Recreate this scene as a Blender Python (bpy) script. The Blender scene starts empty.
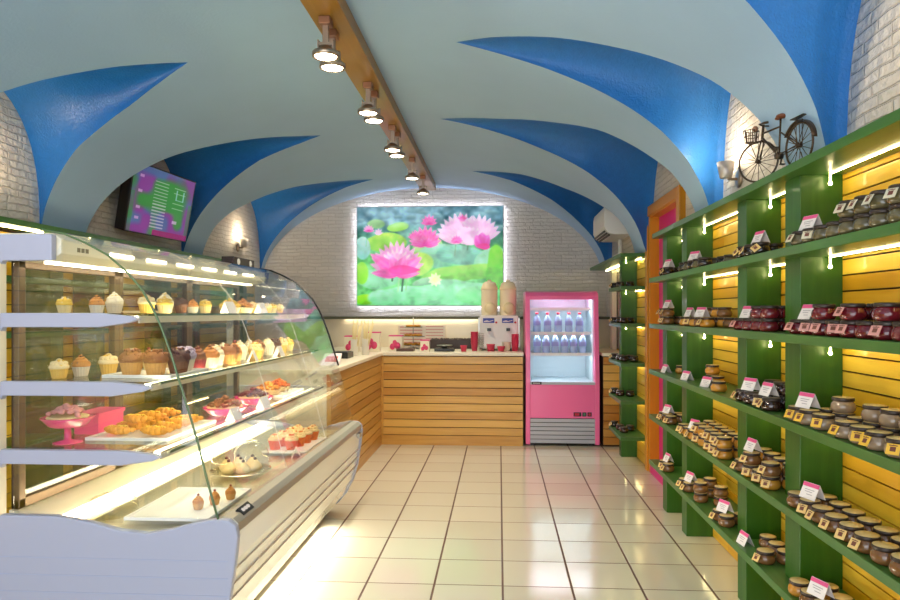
import bpy, math, random
import numpy as np
from mathutils import Vector, Matrix
random.seed(7)
sc = bpy.context.scene
COL = sc.collection
pi = math.pi

# ------------------------------------------------------------------ camera, world, light, exposure
TH = 0.06171
cam = bpy.data.cameras.new('camera'); cam.sensor_width = 36.0; cam.lens = 676.46/900*36
cam.shift_x = -7.3/900; cam.shift_y = 12.39/900; cam.clip_start = 0.02
co = bpy.data.objects.new('camera', cam); COL.objects.link(co)
co.location = (0, 0, 1.316); co.rotation_euler = (pi/2, 0, TH)
sc.camera = co
sc.view_settings.view_transform = 'Standard'; sc.view_settings.look = 'None'
sc.view_settings.gamma = 1; sc.view_settings.use_curve_mapping = False
sc.view_settings.exposure = 0.0
w = bpy.data.worlds.new('sky'); sc.world = w; w.use_nodes = True
w.node_tree.nodes['Background'].inputs[0].default_value = (0.72, 0.85, 1.0, 1)
w.node_tree.nodes['Background'].inputs[1].default_value = 1.0
try:
    sc.cycles.use_denoising = True
    sc.cycles.max_bounces = 8; sc.cycles.transparent_max_bounces = 24
    sc.cycles.sample_clamp_indirect = 6.0
    sc.cycles.caustics_reflective = False; sc.cycles.caustics_refractive = False
except Exception: pass

def area(name, loc, size, power, color, direction):
    l = bpy.data.lights.new(name, 'AREA'); l.shape = 'RECTANGLE'; l.size, l.size_y = size
    l.energy = power; l.color = color
    o = bpy.data.objects.new(name, l); COL.objects.link(o); o.location = loc
    o.rotation_euler = Vector(direction).to_track_quat('-Z', 'Y').to_euler()
    return o
SPOT_POWER = 40; STRIP = 22.0; CASE = 17.0; POSTER = 0.88
area('shop_window_daylight', (-0.8, -0.93, 1.35), (3.7, 2.3), 85, (0.90, 0.95, 1.0), (0, 1, 0.02))

# ------------------------------------------------------------------ helpers
def L1(c):
    c = c/255.0
    return c/12.92 if c <= 0.04045 else ((c+0.055)/1.055)**2.4
def S(r, g, b): return (L1(r), L1(g), L1(b), 1.0)

def nt(name):
    m = bpy.data.materials.new(name); m.use_nodes = True
    return m, m.node_tree.nodes, m.node_tree.links, m.node_tree.nodes['Principled BSDF']

def mat(name, col, rough=0.5, metal=0.0, noise=0.0, nscale=12.0, bump=0.0, bscale=60.0, coat=0.0, stretch=(1,1,1), spec=0.5, sss=0):
    m, N, K, p = nt(name)
    p.inputs['Base Color'].default_value = col; p.inputs['Roughness'].default_value = rough
    p.inputs['Metallic'].default_value = metal; p.inputs['Coat Weight'].default_value = coat
    p.inputs['Specular IOR Level'].default_value = spec
    if noise or bump:
        tc = N.new('ShaderNodeTexCoord'); mp = N.new('ShaderNodeMapping'); mp.inputs['Scale'].default_value = stretch
        K.new(tc.outputs['Object'], mp.inputs['Vector'])
    if noise:
        n = N.new('ShaderNodeTexNoise'); n.inputs['Scale'].default_value = nscale; n.inputs['Detail'].default_value = 4
        K.new(mp.outputs[0], n.inputs['Vector'])
        mx = N.new('ShaderNodeMix'); mx.data_type = 'RGBA'
        mx.inputs[6].default_value = tuple(c*(1-noise) for c in col[:3])+(1,)
        mx.inputs[7].default_value = tuple(min(1, c*(1+noise)) for c in col[:3])+(1,)
        K.new(n.outputs['Fac'], mx.inputs[0]); K.new(mx.outputs[2], p.inputs['Base Color'])
    if bump:
        n2 = N.new('ShaderNodeTexNoise'); n2.inputs['Scale'].default_value = bscale; n2.inputs['Detail'].default_value = 3
        K.new(mp.outputs[0], n2.inputs['Vector'])
        b = N.new('ShaderNodeBump'); b.inputs['Strength'].default_value = bump; b.inputs['Distance'].default_value = 0.01
        K.new(n2.outputs['Fac'], b.inputs['Height']); K.new(b.outputs[0], p.inputs['Normal'])
    return m

def emit(name, col, strength):
    m, N, K, p = nt(name)
    p.inputs['Base Color'].default_value = col
    p.inputs['Emission Color'].default_value = col; p.inputs['Emission Strength'].default_value = strength
    return m

def glass(name, tint=(0.97, 0.985, 0.98, 1), ior=1.45, gain=1.0):
    m = bpy.data.materials.new(name); m.use_nodes = True
    N, K = m.node_tree.nodes, m.node_tree.links
    for n in list(N): N.remove(n)
    out = N.new('ShaderNodeOutputMaterial'); mix = N.new('ShaderNodeMixShader')
    tr = N.new('ShaderNodeBsdfTransparent'); tr.inputs[0].default_value = tint
    gl = N.new('ShaderNodeBsdfGlossy'); gl.inputs['Roughness'].default_value = 0.01
    lw = N.new('ShaderNodeLayerWeight'); lw.inputs['Blend'].default_value = 0.5
    pw = N.new('ShaderNodeMath'); pw.operation = 'POWER'; pw.inputs[1].default_value = 5.0; K.new(lw.outputs['Facing'], pw.inputs[0])
    r0 = ((ior-1)/(ior+1))**2*gain
    ml = N.new('ShaderNodeMath'); ml.operation = 'MULTIPLY_ADD'; ml.inputs[1].default_value = 1-r0; ml.inputs[2].default_value = r0
    K.new(pw.outputs[0], ml.inputs[0]); K.new(ml.outputs[0], mix.inputs[0])
    K.new(tr.outputs[0], mix.inputs[1]); K.new(gl.outputs[0], mix.inputs[2]); K.new(mix.outputs[0], out.inputs[0])
    return m

def floor_mat():
    m, N, K, p = nt('cream_floor_tiles')
    tc = N.new('ShaderNodeTexCoord'); sp = N.new('ShaderNodeSeparateXYZ'); K.new(tc.outputs['Object'], sp.inputs[0])
    def M(op, a, b=None, c=None):
        n = N.new('ShaderNodeMath'); n.operation = op
        for i, v in enumerate((a, b, c)):
            if v is None: continue
            if isinstance(v, (int, float)): n.inputs[i].default_value = v
            else: K.new(v, n.inputs[i])
        return n.outputs[0]
    T = 0.33
    ux = M('DIVIDE', M('SUBTRACT', sp.outputs[0], 0.0171), T); uy = M('DIVIDE', M('SUBTRACT', sp.outputs[1], 6.232), T)
    def edge(u, wd):
        f = M('SUBTRACT', u, M('FLOOR', u)); d = M('MINIMUM', f, M('SUBTRACT', 1.0, f))
        return M('SUBTRACT', 1.0, M('MINIMUM', M('DIVIDE', d, wd), 1.0))
    ex = edge(ux, 0.021); ey = edge(uy, 0.013)
    g = M('MAXIMUM', ex, ey); gm = M('GREATER_THAN', g, 0.25)
    wn = N.new('ShaderNodeTexWhiteNoise'); wn.noise_dimensions = '2D'
    cb = N.new('ShaderNodeCombineXYZ'); K.new(M('FLOOR', ux), cb.inputs[0]); K.new(M('FLOOR', uy), cb.inputs[1]); K.new(cb.outputs[0], wn.inputs['Vector'])
    mx = N.new('ShaderNodeMix'); mx.data_type = 'RGBA'; mx.inputs[6].default_value = S(199, 192, 171); mx.inputs[7].default_value = S(208, 202, 182)
    K.new(wn.outputs['Value'], mx.inputs[0])
    m2 = N.new('ShaderNodeMix'); m2.data_type = 'RGBA'; m2.inputs[7].default_value = S(92, 62, 48)
    K.new(mx.outputs[2], m2.inputs[6]); K.new(gm, m2.inputs[0]); K.new(m2.outputs[2], p.inputs['Base Color'])
    ro = M('MULTIPLY_ADD', gm, 0.5, 0.13); K.new(ro, p.inputs['Roughness'])
    b = N.new('ShaderNodeBump'); b.inputs['Strength'].default_value = 0.5; b.inputs['Distance'].default_value = 0.004; b.invert = True
    K.new(g, b.inputs['Height']); K.new(b.outputs[0], p.inputs['Normal'])
    p.inputs['Specular IOR Level'].default_value = 0.6
    return m

def brick_mat(name, axis, col, mortar):
    m, N, K, p = nt(name)
    tc = N.new('ShaderNodeTexCoord'); sp = N.new('ShaderNodeSeparateXYZ'); K.new(tc.outputs['Object'], sp.inputs[0])
    nz = N.new('ShaderNodeTexNoise'); nz.inputs['Scale'].default_value = 5; K.new(tc.outputs['Object'], nz.inputs['Vector'])
    cb = N.new('ShaderNodeCombineXYZ'); K.new(sp.outputs[0 if axis == 'x' else 1], cb.inputs[0]); K.new(sp.outputs[2], cb.inputs[1])
    ad = N.new('ShaderNodeVectorMath'); ad.operation = 'MULTIPLY_ADD'
    K.new(nz.outputs['Color'], ad.inputs[0]); ad.inputs[1].default_value = (0.05, 0.035, 0); K.new(cb.outputs[0], ad.inputs[2])
    br = N.new('ShaderNodeTexBrick'); br.inputs['Scale'].default_value = 1.0
    br.inputs['Brick Width'].default_value = 0.17; br.inputs['Row Height'].default_value = 0.043; br.offset_frequency = 2; br.squash = 1.5; br.squash_frequency = 3
    br.inputs['Mortar Size'].default_value = 0.005; br.inputs['Mortar Smooth'].default_value = 0.6
    br.inputs['Color1'].default_value = col; br.inputs['Color2'].default_value = tuple(c*0.92 for c in col[:3])+(1,)
    br.inputs['Mortar'].default_value = mortar
    K.new(ad.outputs[0], br.inputs['Vector']); K.new(br.outputs['Color'], p.inputs['Base Color'])
    p.inputs['Roughness'].default_value = 0.75
    n2 = N.new('ShaderNodeTexNoise'); n2.inputs['Scale'].default_value = 26; n2.inputs['Detail'].default_value = 5
    K.new(tc.outputs['Object'], n2.inputs['Vector'])
    n3 = N.new('ShaderNodeMath'); n3.operation = 'MULTIPLY_ADD'; K.new(br.outputs['Fac'], n3.inputs[0]); n3.inputs[1].default_value = -0.8; K.new(n2.outputs['Fac'], n3.inputs[2])
    b = N.new('ShaderNodeBump'); b.inputs['Strength'].default_value = 0.85; b.inputs['Distance'].default_value = 0.02
    K.new(n3.outputs[0], b.inputs['Height']); K.new(b.outputs[0], p.inputs['Normal'])
    return m

def wood_mat(name, c1, c2, axis='y', rough=0.4, coat=0.2):
    m, N, K, p = nt(name)
    tc = N.new('ShaderNodeTexCoord'); mp = N.new('ShaderNodeMapping')
    mp.inputs['Scale'].default_value = {'y': (14, 0.9, 14), 'x': (0.9, 14, 14), 'z': (14, 14, 0.9)}[axis]
    K.new(tc.outputs['Object'], mp.inputs[0])
    n = N.new('ShaderNodeTexNoise'); n.inputs['Scale'].default_value = 2.2; n.inputs['Detail'].default_value = 6; n.inputs['Distortion'].default_value = 0.6
    K.new(mp.outputs[0], n.inputs['Vector'])
    at = N.new('ShaderNodeAttribute'); at.attribute_name = 'plank'
    a = N.new('ShaderNodeMath'); a.operation = 'MULTIPLY_ADD'; a.inputs[1].default_value = 0.95; K.new(at.outputs['Fac'], a.inputs[0]); K.new(n.outputs['Fac'], a.inputs[2])
    s = N.new('ShaderNodeMath'); s.operation = 'SUBTRACT'; s.inputs[1].default_value = 0.48; s.use_clamp = True; K.new(a.outputs[0], s.inputs[0])
    mx = N.new('ShaderNodeMix'); mx.data_type = 'RGBA'; mx.inputs[6].default_value = c1; mx.inputs[7].default_value = c2
    K.new(s.outputs[0], mx.inputs[0]); K.new(mx.outputs[2], p.inputs['Base Color'])
    p.inputs['Roughness'].default_value = rough; p.inputs['Coat Weight'].default_value = coat
    b = N.new('ShaderNodeBump'); b.inputs['Strength'].default_value = 0.15; b.inputs['Distance'].default_value = 0.004
    K.new(n.outputs['Fac'], b.inputs['Height']); K.new(b.outputs[0], p.inputs['Normal'])
    return m

def attr_mat(name, strength, base=0.6, rough=0.15):
    m, N, K, p = nt(name)
    at = N.new('ShaderNodeAttribute'); at.attribute_name = 'print'
    K.new(at.outputs['Color'], p.inputs['Base Color']); K.new(at.outputs['Color'], p.inputs['Emission Color'])
    p.inputs['Emission Strength'].default_value = strength; p.inputs['Roughness'].default_value = rough
    return m

class MB:
    def __init__(s): s.v = []; s.f = []; s.m = []; s.s = []; s.pl = []; s.cur = 0.5
    def add(s, vs, fs, m=0, sm=False):
        b = len(s.v); s.v += [tuple(v) for v in vs]; s.pl += [s.cur]*len(vs)
        for f in fs: s.f.append(tuple(b+i for i in f)); s.m.append(m); s.s.append(sm)
        return s
    def box(s, x0, x1, y0, y1, z0, z1, m=0):
        vs = [(x, y, z) for z in (z0, z1) for y in (y0, y1) for x in (x0, x1)]
        return s.add(vs, [(0,2,3,1),(4,5,7,6),(0,1,5,4),(2,6,7,3),(0,4,6,2),(1,3,7,5)], m)
    def obox(s, c, ax, hx, hy, hz, m=0):
        # oriented box: ax = 3 axes
        c = Vector(c); X, Y, Z = [Vector(a) for a in ax]
        vs = [c + X*hx*i + Y*hy*j + Z*hz*k for k in (-1, 1) for j in (-1, 1) for i in (-1, 1)]
        return s.add(vs, [(0,2,3,1),(4,5,7,6),(0,1,5,4),(2,6,7,3),(0,4,6,2),(1,3,7,5)], m)
    def prism(s, poly, axis, a0, a1, m=0):
        n = len(poly)
        def P(u, v, a): return {'x': (a, u, v), 'y': (u, a, v), 'z': (u, v, a)}[axis]
        vs = [P(u, v, a0) for u, v in poly] + [P(u, v, a1) for u, v in poly]
        fs = [tuple(range(n)), tuple(range(2*n-1, n-1, -1))] + [(i, n+i, n+(i+1) % n, (i+1) % n) for i in range(n)]
        return s.add(vs, fs, m)
    def tube(s, pts, r, n=8, m=0, caps=True, closed=False):
        pts = [Vector(p) for p in pts]; k = len(pts); rs = r if isinstance(r, (list, tuple)) else [r]*k
        vs = []; fs = []; up = None
        for i, p in enumerate(pts):
            if closed: t = (pts[(i+1) % k]-pts[i-1])
            else: t = (pts[min(i+1, k-1)]-pts[max(i-1, 0)])
            t.normalize()
            if up is None:
                up = Vector((0, 0, 1)) if abs(t.z) < 0.9 else Vector((1, 0, 0))
            a = t.cross(up)
            if a.length < 1e-5: a = t.cross(Vector((0, 1, 0)))
            a.normalize(); b = a.cross(t).normalized(); up = b
            for j in range(n):
                q = 2*pi*j/n; vs.append(p + (a*math.cos(q)+b*math.sin(q))*rs[i])
        for i in range(k if closed else k-1):
            i2 = (i+1) % k
            for j in range(n):
                fs.append((i*n+j, i*n+(j+1) % n, i2*n+(j+1) % n, i2*n+j))
        if caps and not closed: fs += [tuple(range(n-1, -1, -1)), tuple((k-1)*n+j for j in range(n))]
        return s.add(vs, fs, m, n > 5)
    def lathe(s, prof, n=20, c=(0, 0, 0), m=0, axis=None, sm=True, flute=0, fa=0.0, rx=1.0, ry=1.0):
        vs = []; k = len(prof)
        R = Vector((0, 0, 1)).rotation_difference(Vector(axis)).to_matrix() if axis is not None else None
        for (r, z) in prof:
            for j in range(n):
                q = 2*pi*j/n; rr = r*(1+(fa if flute and j % 2 else 0))
                p = Vector((rr*math.cos(q)*rx, rr*math.sin(q)*ry, z))
                if R is not None: p = R @ p
                vs.append((p.x+c[0], p.y+c[1], p.z+c[2]))
        fs = []
        for i in range(k-1):
            for j in range(n): fs.append((i*n+j, i*n+(j+1) % n, (i+1)*n+(j+1) % n, (i+1)*n+j))
        s.add(vs, fs, m, sm)
        if prof[0][0] > 1e-6: s.f.append(tuple(len(s.v)-k*n+j for j in range(n-1, -1, -1))); s.m.append(m); s.s.append(False)
        if prof[-1][0] > 1e-6: s.f.append(tuple(len(s.v)-n+j for j in range(n))); s.m.append(m); s.s.append(False)
        return s
    def ball(s, c, r, m=0, n=10, k=6, jit=0):
        rx, ry, rz = r if isinstance(r, (tuple, list)) else (r, r, r)
        vs = [(c[0], c[1], c[2]-rz)]; 
        for i in range(1, k):
            t = -pi/2+pi*i/k
            for j in range(n):
                q = 2*pi*j/n; g = 1+random.uniform(-jit, jit)
                vs.append((c[0]+rx*g*math.cos(t)*math.cos(q), c[1]+ry*g*math.cos(t)*math.sin(q), c[2]+rz*g*math.sin(t)))
        vs.append((c[0], c[1], c[2]+rz)); e = len(vs)-1
        fs = [(0, 1+(j+1) % n, 1+j) for j in range(n)]
        for i in range(k-2):
            for j in range(n): fs.append((1+i*n+j, 1+i*n+(j+1) % n, 1+(i+1)*n+(j+1) % n, 1+(i+1)*n+j))
        b = 1+(k-2)*n
        fs += [(e, b+j, b+(j+1) % n) for j in range(n)]
        return s.add(vs, fs, m, True)
    def grid(s, fn, nu, nv, m=0, sm=True):
        vs = [fn(i/nu, j/nv) for j in range(nv+1) for i in range(nu+1)]
        fs = [(j*(nu+1)+i, j*(nu+1)+i+1, (j+1)*(nu+1)+i+1, (j+1)*(nu+1)+i) for j in range(nv) for i in range(nu)]
        return s.add(vs, fs, m, sm)
    def sheet(s, prof, y0, y1, th, m=0):
        # a bent sheet of thickness th: profile in (x, z) swept along y
        n = len(prof); off = []
        for i in range(n):
            a = Vector(prof[max(i-1, 0)]); b = Vector(prof[min(i+1, n-1)]); t = (b-a).normalized()
            off.append((prof[i][0]-t.y*th, prof[i][1]+t.x*th))
        vs = [(x, y, z) for y in (y0, y1) for (x, z) in prof] + [(x, y, z) for y in (y0, y1) for (x, z) in off]
        fs = []
        for i in range(n-1):
            fs += [(i, i+1, n+i+1, n+i), (2*n+i, 3*n+i, 3*n+i+1, 2*n+i+1), (i, 2*n+i, 2*n+i+1, i+1), (n+i, n+i+1, 3*n+i+1, 3*n+i)]
        fs += [(0, n, 3*n, 2*n), (n-1, 3*n-1, 4*n-1, 2*n-1)]
        return s.add(vs, fs, m, False)
    def build(s, name, mats, parent=None, bevel=0.0, fix=True):
        me = bpy.data.meshes.new(name)
        o = Vector((0, 0, 0)); p = parent
        while p is not None: o += p.location; p = p.parent
        me.from_pydata([(v[0]-o.x, v[1]-o.y, v[2]-o.z) for v in s.v], [], s.f)
        for mm in (mats if isinstance(mats, (list, tuple)) else [mats]): me.materials.append(mm)
        me.polygons.foreach_set('material_index', s.m); me.polygons.foreach_set('use_smooth', s.s)
        if len(set(s.pl)) > 1:
            a = me.attributes.new('plank', 'FLOAT', 'POINT'); a.data.foreach_set('value', s.pl)
        me.update()
        if fix:
            import bmesh
            bm = bmesh.new(); bm.from_mesh(me); bmesh.ops.recalc_face_normals(bm, faces=bm.faces); bm.to_mesh(me); bm.free()
        ob = bpy.data.objects.new(name, me); COL.objects.link(ob)
        if parent is not None: ob.parent = parent
        if bevel:
            b = ob.modifiers.new('edge', 'BEVEL'); b.width = bevel; b.segments = 2; b.limit_method = 'ANGLE'; b.angle_limit = 0.6
        return ob

def tag(o, label, cat, group=None):
    o['label'] = label; o['category'] = cat
    if group: o['group'] = group
    return o
def thing(name, label, cat, loc=(0, 0, 0), group=None):
    o = bpy.data.objects.new(name, None); COL.objects.link(o); o.location = loc; o.empty_display_size = 0.1
    return tag(o, label, cat, group)
def struct(o): o['kind'] = 'structure'; return o
def dup(o, loc=None, rz=None, label=None, group=None, parent=None):
    c = o.copy(); COL.objects.link(c)
    if parent is not None: c.parent = parent
    if loc is not None: c.location = loc
    if rz is not None: c.rotation_euler = (0, 0, rz)
    if label: c['label'] = label
    if group: c['group'] = group
    for ch in list(o.children): dup(ch, parent=c)
    return c
def ordn(i): return ['first','second','third','fourth','fifth','sixth','seventh','eighth','ninth','tenth','eleventh','twelfth','thirteenth','fourteenth'][i]
class Proto:
    """first placement uses the source object itself, later ones are copies"""
    def __init__(s, fn): s.fn = fn; s.o = None; s.used = False
    def put(s, loc, rz, label, group=None):
        if s.o is None:
            s.o = s.fn()
        if not s.used:
            s.used = True; o = s.o; o.location = loc; o.rotation_euler = (0, 0, rz); o['label'] = label
            if group: o['group'] = group
            return o
        return dup(s.o, loc, rz, label, group)

# ------------------------------------------------------------------ materials
M = {}
M['floor'] = floor_mat()
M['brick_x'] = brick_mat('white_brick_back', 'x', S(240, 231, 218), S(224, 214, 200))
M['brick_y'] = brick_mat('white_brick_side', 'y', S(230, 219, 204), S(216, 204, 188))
M['vault'] = mat('grey_blue_vault_paint', S(158, 189, 220), 0.55, noise=0.05, nscale=3, bump=0.12, bscale=70)
M['blue'] = mat('blue_vault_paint', S(38, 114, 190), 0.32, noise=0.16, nscale=26, bump=0.35, bscale=90)
M['green'] = wood_mat('green_stained_wood', S(36, 86, 6), S(72, 122, 30), 'z', 0.42, 0.1)
M['green_y'] = wood_mat('green_stained_board', S(58, 106, 40), S(96, 142, 70), 'y', 0.38, 0.15)
M['pine'] = wood_mat('yellow_pine_planks', S(222, 160, 8), S(255, 212, 70), 'y', 0.4, 0.2)
M['oak'] = wood_mat('counter_planks', S(178, 116, 34), S(224, 176, 86), 'x', 0.4, 0.2)
M['oak_y'] = wood_mat('counter_side_planks', S(168, 112, 34), S(210, 160, 76), 'y', 0.4, 0.2)
M['beam'] = wood_mat('brown_beam_wood', S(150, 104, 22), S(186, 138, 46), 'y', 0.4, 0.2)
M['orange'] = mat('orange_door_paint', S(206, 138, 18), 0.4, noise=0.12, nscale=6, stretch=(8, 8, 1))
M['magenta'] = mat('magenta_door_paint', S(214, 24, 126), 0.4)
M['dark_gap'] = mat('dark_gap', S(60, 38, 16), 0.9)
M['panel_blue'] = mat('pale_blue_white_panel', S(172, 175, 198), 0.35)
M['white_gloss'] = mat('glossy_white_panel', S(250, 247, 242), 0.08, coat=0.6)
M['white'] = mat('white_paint', S(236, 234, 228), 0.4)
M['cream'] = mat('cream_laminate', S(238, 228, 204), 0.35)
M['steel'] = mat('brushed_steel', S(176, 172, 162), 0.3, metal=0.9, noise=0.06, nscale=8, stretch=(30, 1, 30))
M['sill'] = mat('grey_sill_metal', S(178, 172, 158), 0.4, metal=0.6)
M['bronze'] = mat('dark_bronze_frame', S(92, 74, 58), 0.35, metal=0.5)
M['black'] = mat('black_plastic', S(20, 18, 18), 0.35)
M['glass'] = glass('clear_glass')
M['glass_door'] = glass('sliding_door_glass', (0.90, 0.91, 0.91, 1), 1.45, 2.0)
M['glass_edge'] = mat('green_glass_edge', S(96, 120, 84), 0.15)
M['shelf_glass'] = glass('shelf_glass', (0.93, 0.97, 0.94, 1), 1.4)
M['strip'] = emit('warm_led_strip', (1.0, 0.80, 0.40, 1), STRIP)
M['tube'] = emit('warm_case_tube', (1.0, 0.86, 0.58, 1), CASE)
M['lens'] = emit('spot_lens_glow', (1.0, 0.86, 0.62, 1), 22)
M['fridge_tube'] = emit('cool_fridge_tube', (0.80, 0.93, 1.0, 1), 36)
M['sconce_glow'] = emit('sconce_glow', (1.0, 0.82, 0.55, 1), 3)
M['pink'] = mat('pink_fridge_paint', S(252, 112, 172), 0.3, coat=0.3)
M['fridge_in'] = mat('fridge_liner', S(214, 226, 232), 0.4)
M['grille'] = mat('grey_grille', S(184, 186, 196), 0.45, metal=0.1)
M['lamp_metal'] = mat('satin_nickel', S(178, 158, 140), 0.3, metal=0.9)
M['copper'] = mat('coppery_mount', S(160, 112, 84), 0.4, metal=0.6)
M['iron'] = mat('dark_bronze_bike', S(74, 58, 44), 0.4, metal=0.6, noise=0.25, nscale=40)
M['leather'] = mat('brown_leather', S(120, 66, 40), 0.5)
M['paper'] = mat('white_card', S(238, 230, 228), 0.6)
M['print_grey'] = mat('card_print_grey', S(170, 160, 165), 0.7)  # flat grey of the printed lines on the price cards
M['card_pink'] = mat('pink_card_band', S(226, 84, 140), 0.6)

# ------------------------------------------------------------------ room shell
X0, X1, YB, YF = -2.88, 1.27, 8.1, -1.0
o = struct(MB().box(X0-0.1, X1+0.35, YF-0.1, YB+0.1, -0.1, 0).build('floor', M['floor']))
# side walls
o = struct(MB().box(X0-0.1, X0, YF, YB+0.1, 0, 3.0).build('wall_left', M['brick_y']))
m = MB()
DY0, DY1, DZ = 4.70, 5.76, 2.177
m.box(X1, X1+0.3, YF, DY0+0.09, 0, 3.0); m.box(X1, X1+0.3, DY1-0.09, YB+0.1, 0, 3.0); m.box(X1, X1+0.3, DY0+0.09, DY1-0.09, DZ-0.07, 3.0)
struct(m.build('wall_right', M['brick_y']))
m = MB(); m.box(X0, X1, YB, YB+0.1, 0, 3.0)
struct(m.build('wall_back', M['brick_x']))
# tiled dwarf wall behind the counter, its brick ledge and dark nosing
struct(MB().box(X0, X1, YB-0.3, YB, 0, 1.25).build('wall_back_lower', mat('cream_splashback_tiles', S(236, 224, 200), 0.25, noise=0.04)))
m = MB(); m.box(X0, X1, YB-0.36, YB, 1.25, 1.268); m.box(X0, X1, YB-0.37, YB-0.36, 1.238, 1.268)
struct(m.build('trim_1', mat('dark_green_nosing', S(92, 92, 66), 0.5)))
# front wall with the shop window opening
m = MB(); WX0, WX1, WZ0, WZ1 = -2.7, 1.1, 0.15, 2.5
m.box(X0, WX0, YF-0.1, YF, 0, 3.0); m.box(WX1, X1, YF-0.1, YF, 0, 3.0); m.box(WX0, WX1, YF-0.1, YF, 0, WZ0); m.box(WX0, WX1, YF-0.1, YF, WZ1, 3.0)
struct(m.build('wall_front', M['brick_x']))
m = MB()
for x in (WX0, -0.8, WX1-0.05): m.box(x, x+0.05, YF-0.06, YF-0.02, WZ0, WZ1)
m.box(WX0, WX1, YF-0.06, YF-0.02, WZ0, WZ0+0.05); m.box(WX0, WX1, YF-0.06, YF-0.02, WZ1-0.05, WZ1)
win = struct(m.build('window_1', M['bronze']))
MB().box(WX0, WX1, YF-0.042, YF-0.038, WZ0, WZ1).build('pane', M['glass'], win)

# vault: elliptical barrel with pointed blue severies over each wall arch
VX, VA, VZ, VR = -0.83, 2.05, 1.70, 1.113
def zb(x):
    t = 1-((x-VX)/VA)**2
    return max(1.824, VZ + VR*math.sqrt(max(0.0, t)))
def interp(pts):
    pts = sorted(pts); xs = [p[0] for p in pts]; ys = [p[1] for p in pts]
    return lambda x: float(np.interp(x, xs, ys))
# each severy: tip x, near groin (x,y), far groin (x,y), height of the wall arch
RS = [
 dict(tip=(0.15, 2.02), near=[(0.15,2.02),(0.5,1.80),(0.8,1.62),(1.0,1.53),(1.22,1.50)], far=[(0.15,2.02),(0.5,2.22),(0.823,2.315),(0.993,2.396),(1.122,2.474),(1.17,2.52),(1.22,2.56)], top=2.66),
 dict(tip=(-0.231,3.618), near=[(-0.231,3.618),(-0.036,3.469),(0.255,3.287),(0.518,3.148),(0.724,3.025),(0.91,2.92),(1.006,2.89),(1.076,2.87),(1.22,2.86)], far=[(-0.231,3.618),(-0.06,3.66),(0.113,3.69),(0.419,3.725),(0.701,3.745),(0.898,3.765),(1.041,3.81),(1.149,3.87),(1.22,3.93)], top=2.74),
 dict(tip=(-0.45,5.147), near=[(-0.45,5.147),(0.007,4.905),(0.358,4.621),(0.641,4.353),(0.925,4.22),(1.037,4.15),(1.136,4.15),(1.22,4.16)], far=[(-0.45,5.147),(-0.024,5.289),(0.324,5.40),(0.708,5.46),(0.944,5.544),(1.122,5.635),(1.22,5.70)], top=2.74),
 dict(tip=(-0.279,6.976), near=[(-0.279,6.976),(0.203,6.605),(0.612,6.445),(0.926,6.169),(0.992,6.08),(1.079,6.03),(1.147,6.05),(1.22,6.10)], far=[(-0.279,6.976),(0.133,7.04),(0.564,7.274),(0.898,7.56),(1.032,7.62),(1.22,7.72)], top=2.74),
]
LS = [
 dict(tip=(-1.70,2.02), near=[(-1.70,2.02),(-2.1,1.8),(-2.5,1.6),(-2.88,1.5)], far=[(-1.70,2.02),(-2.1,2.25),(-2.5,2.40),(-2.88,2.55)], top=2.66),
 dict(tip=(-1.721,3.651), near=[(-1.721,3.651),(-1.839,3.568),(-1.997,3.453),(-2.152,3.354),(-2.296,3.255),(-2.437,3.166),(-2.7,2.98),(-2.88,2.86)], far=[(-1.721,3.651),(-1.941,3.767),(-2.164,3.869),(-2.391,3.92),(-2.55,3.94),(-2.704,3.996),(-2.824,4.045),(-2.88,4.08)], top=2.66),
 dict(tip=(-1.45,5.44), near=[(-1.45,5.44),(-1.597,5.347),(-1.849,5.136),(-2.09,4.956),(-2.355,4.744),(-2.584,4.619),(-2.746,4.549),(-2.88,4.51)], far=[(-1.45,5.44),(-1.649,5.53),(-2.021,5.616),(-2.317,5.748),(-2.581,5.862),(-2.762,5.936),(-2.88,5.98)], top=2.72),
 dict(tip=(-1.375,7.339), near=[(-1.375,7.339),(-1.787,7.018),(-2.06,6.746),(-2.281,6.587),(-2.437,6.48),(-2.576,6.37),(-2.711,6.32),(-2.88,6.36)], far=[(-1.375,7.339),(-1.688,7.43),(-2.068,7.617),(-2.373,7.768),(-2.594,7.88),(-2.813,7.967),(-2.88,8.0)], top=2.72),
]
vm = MB()
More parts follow.
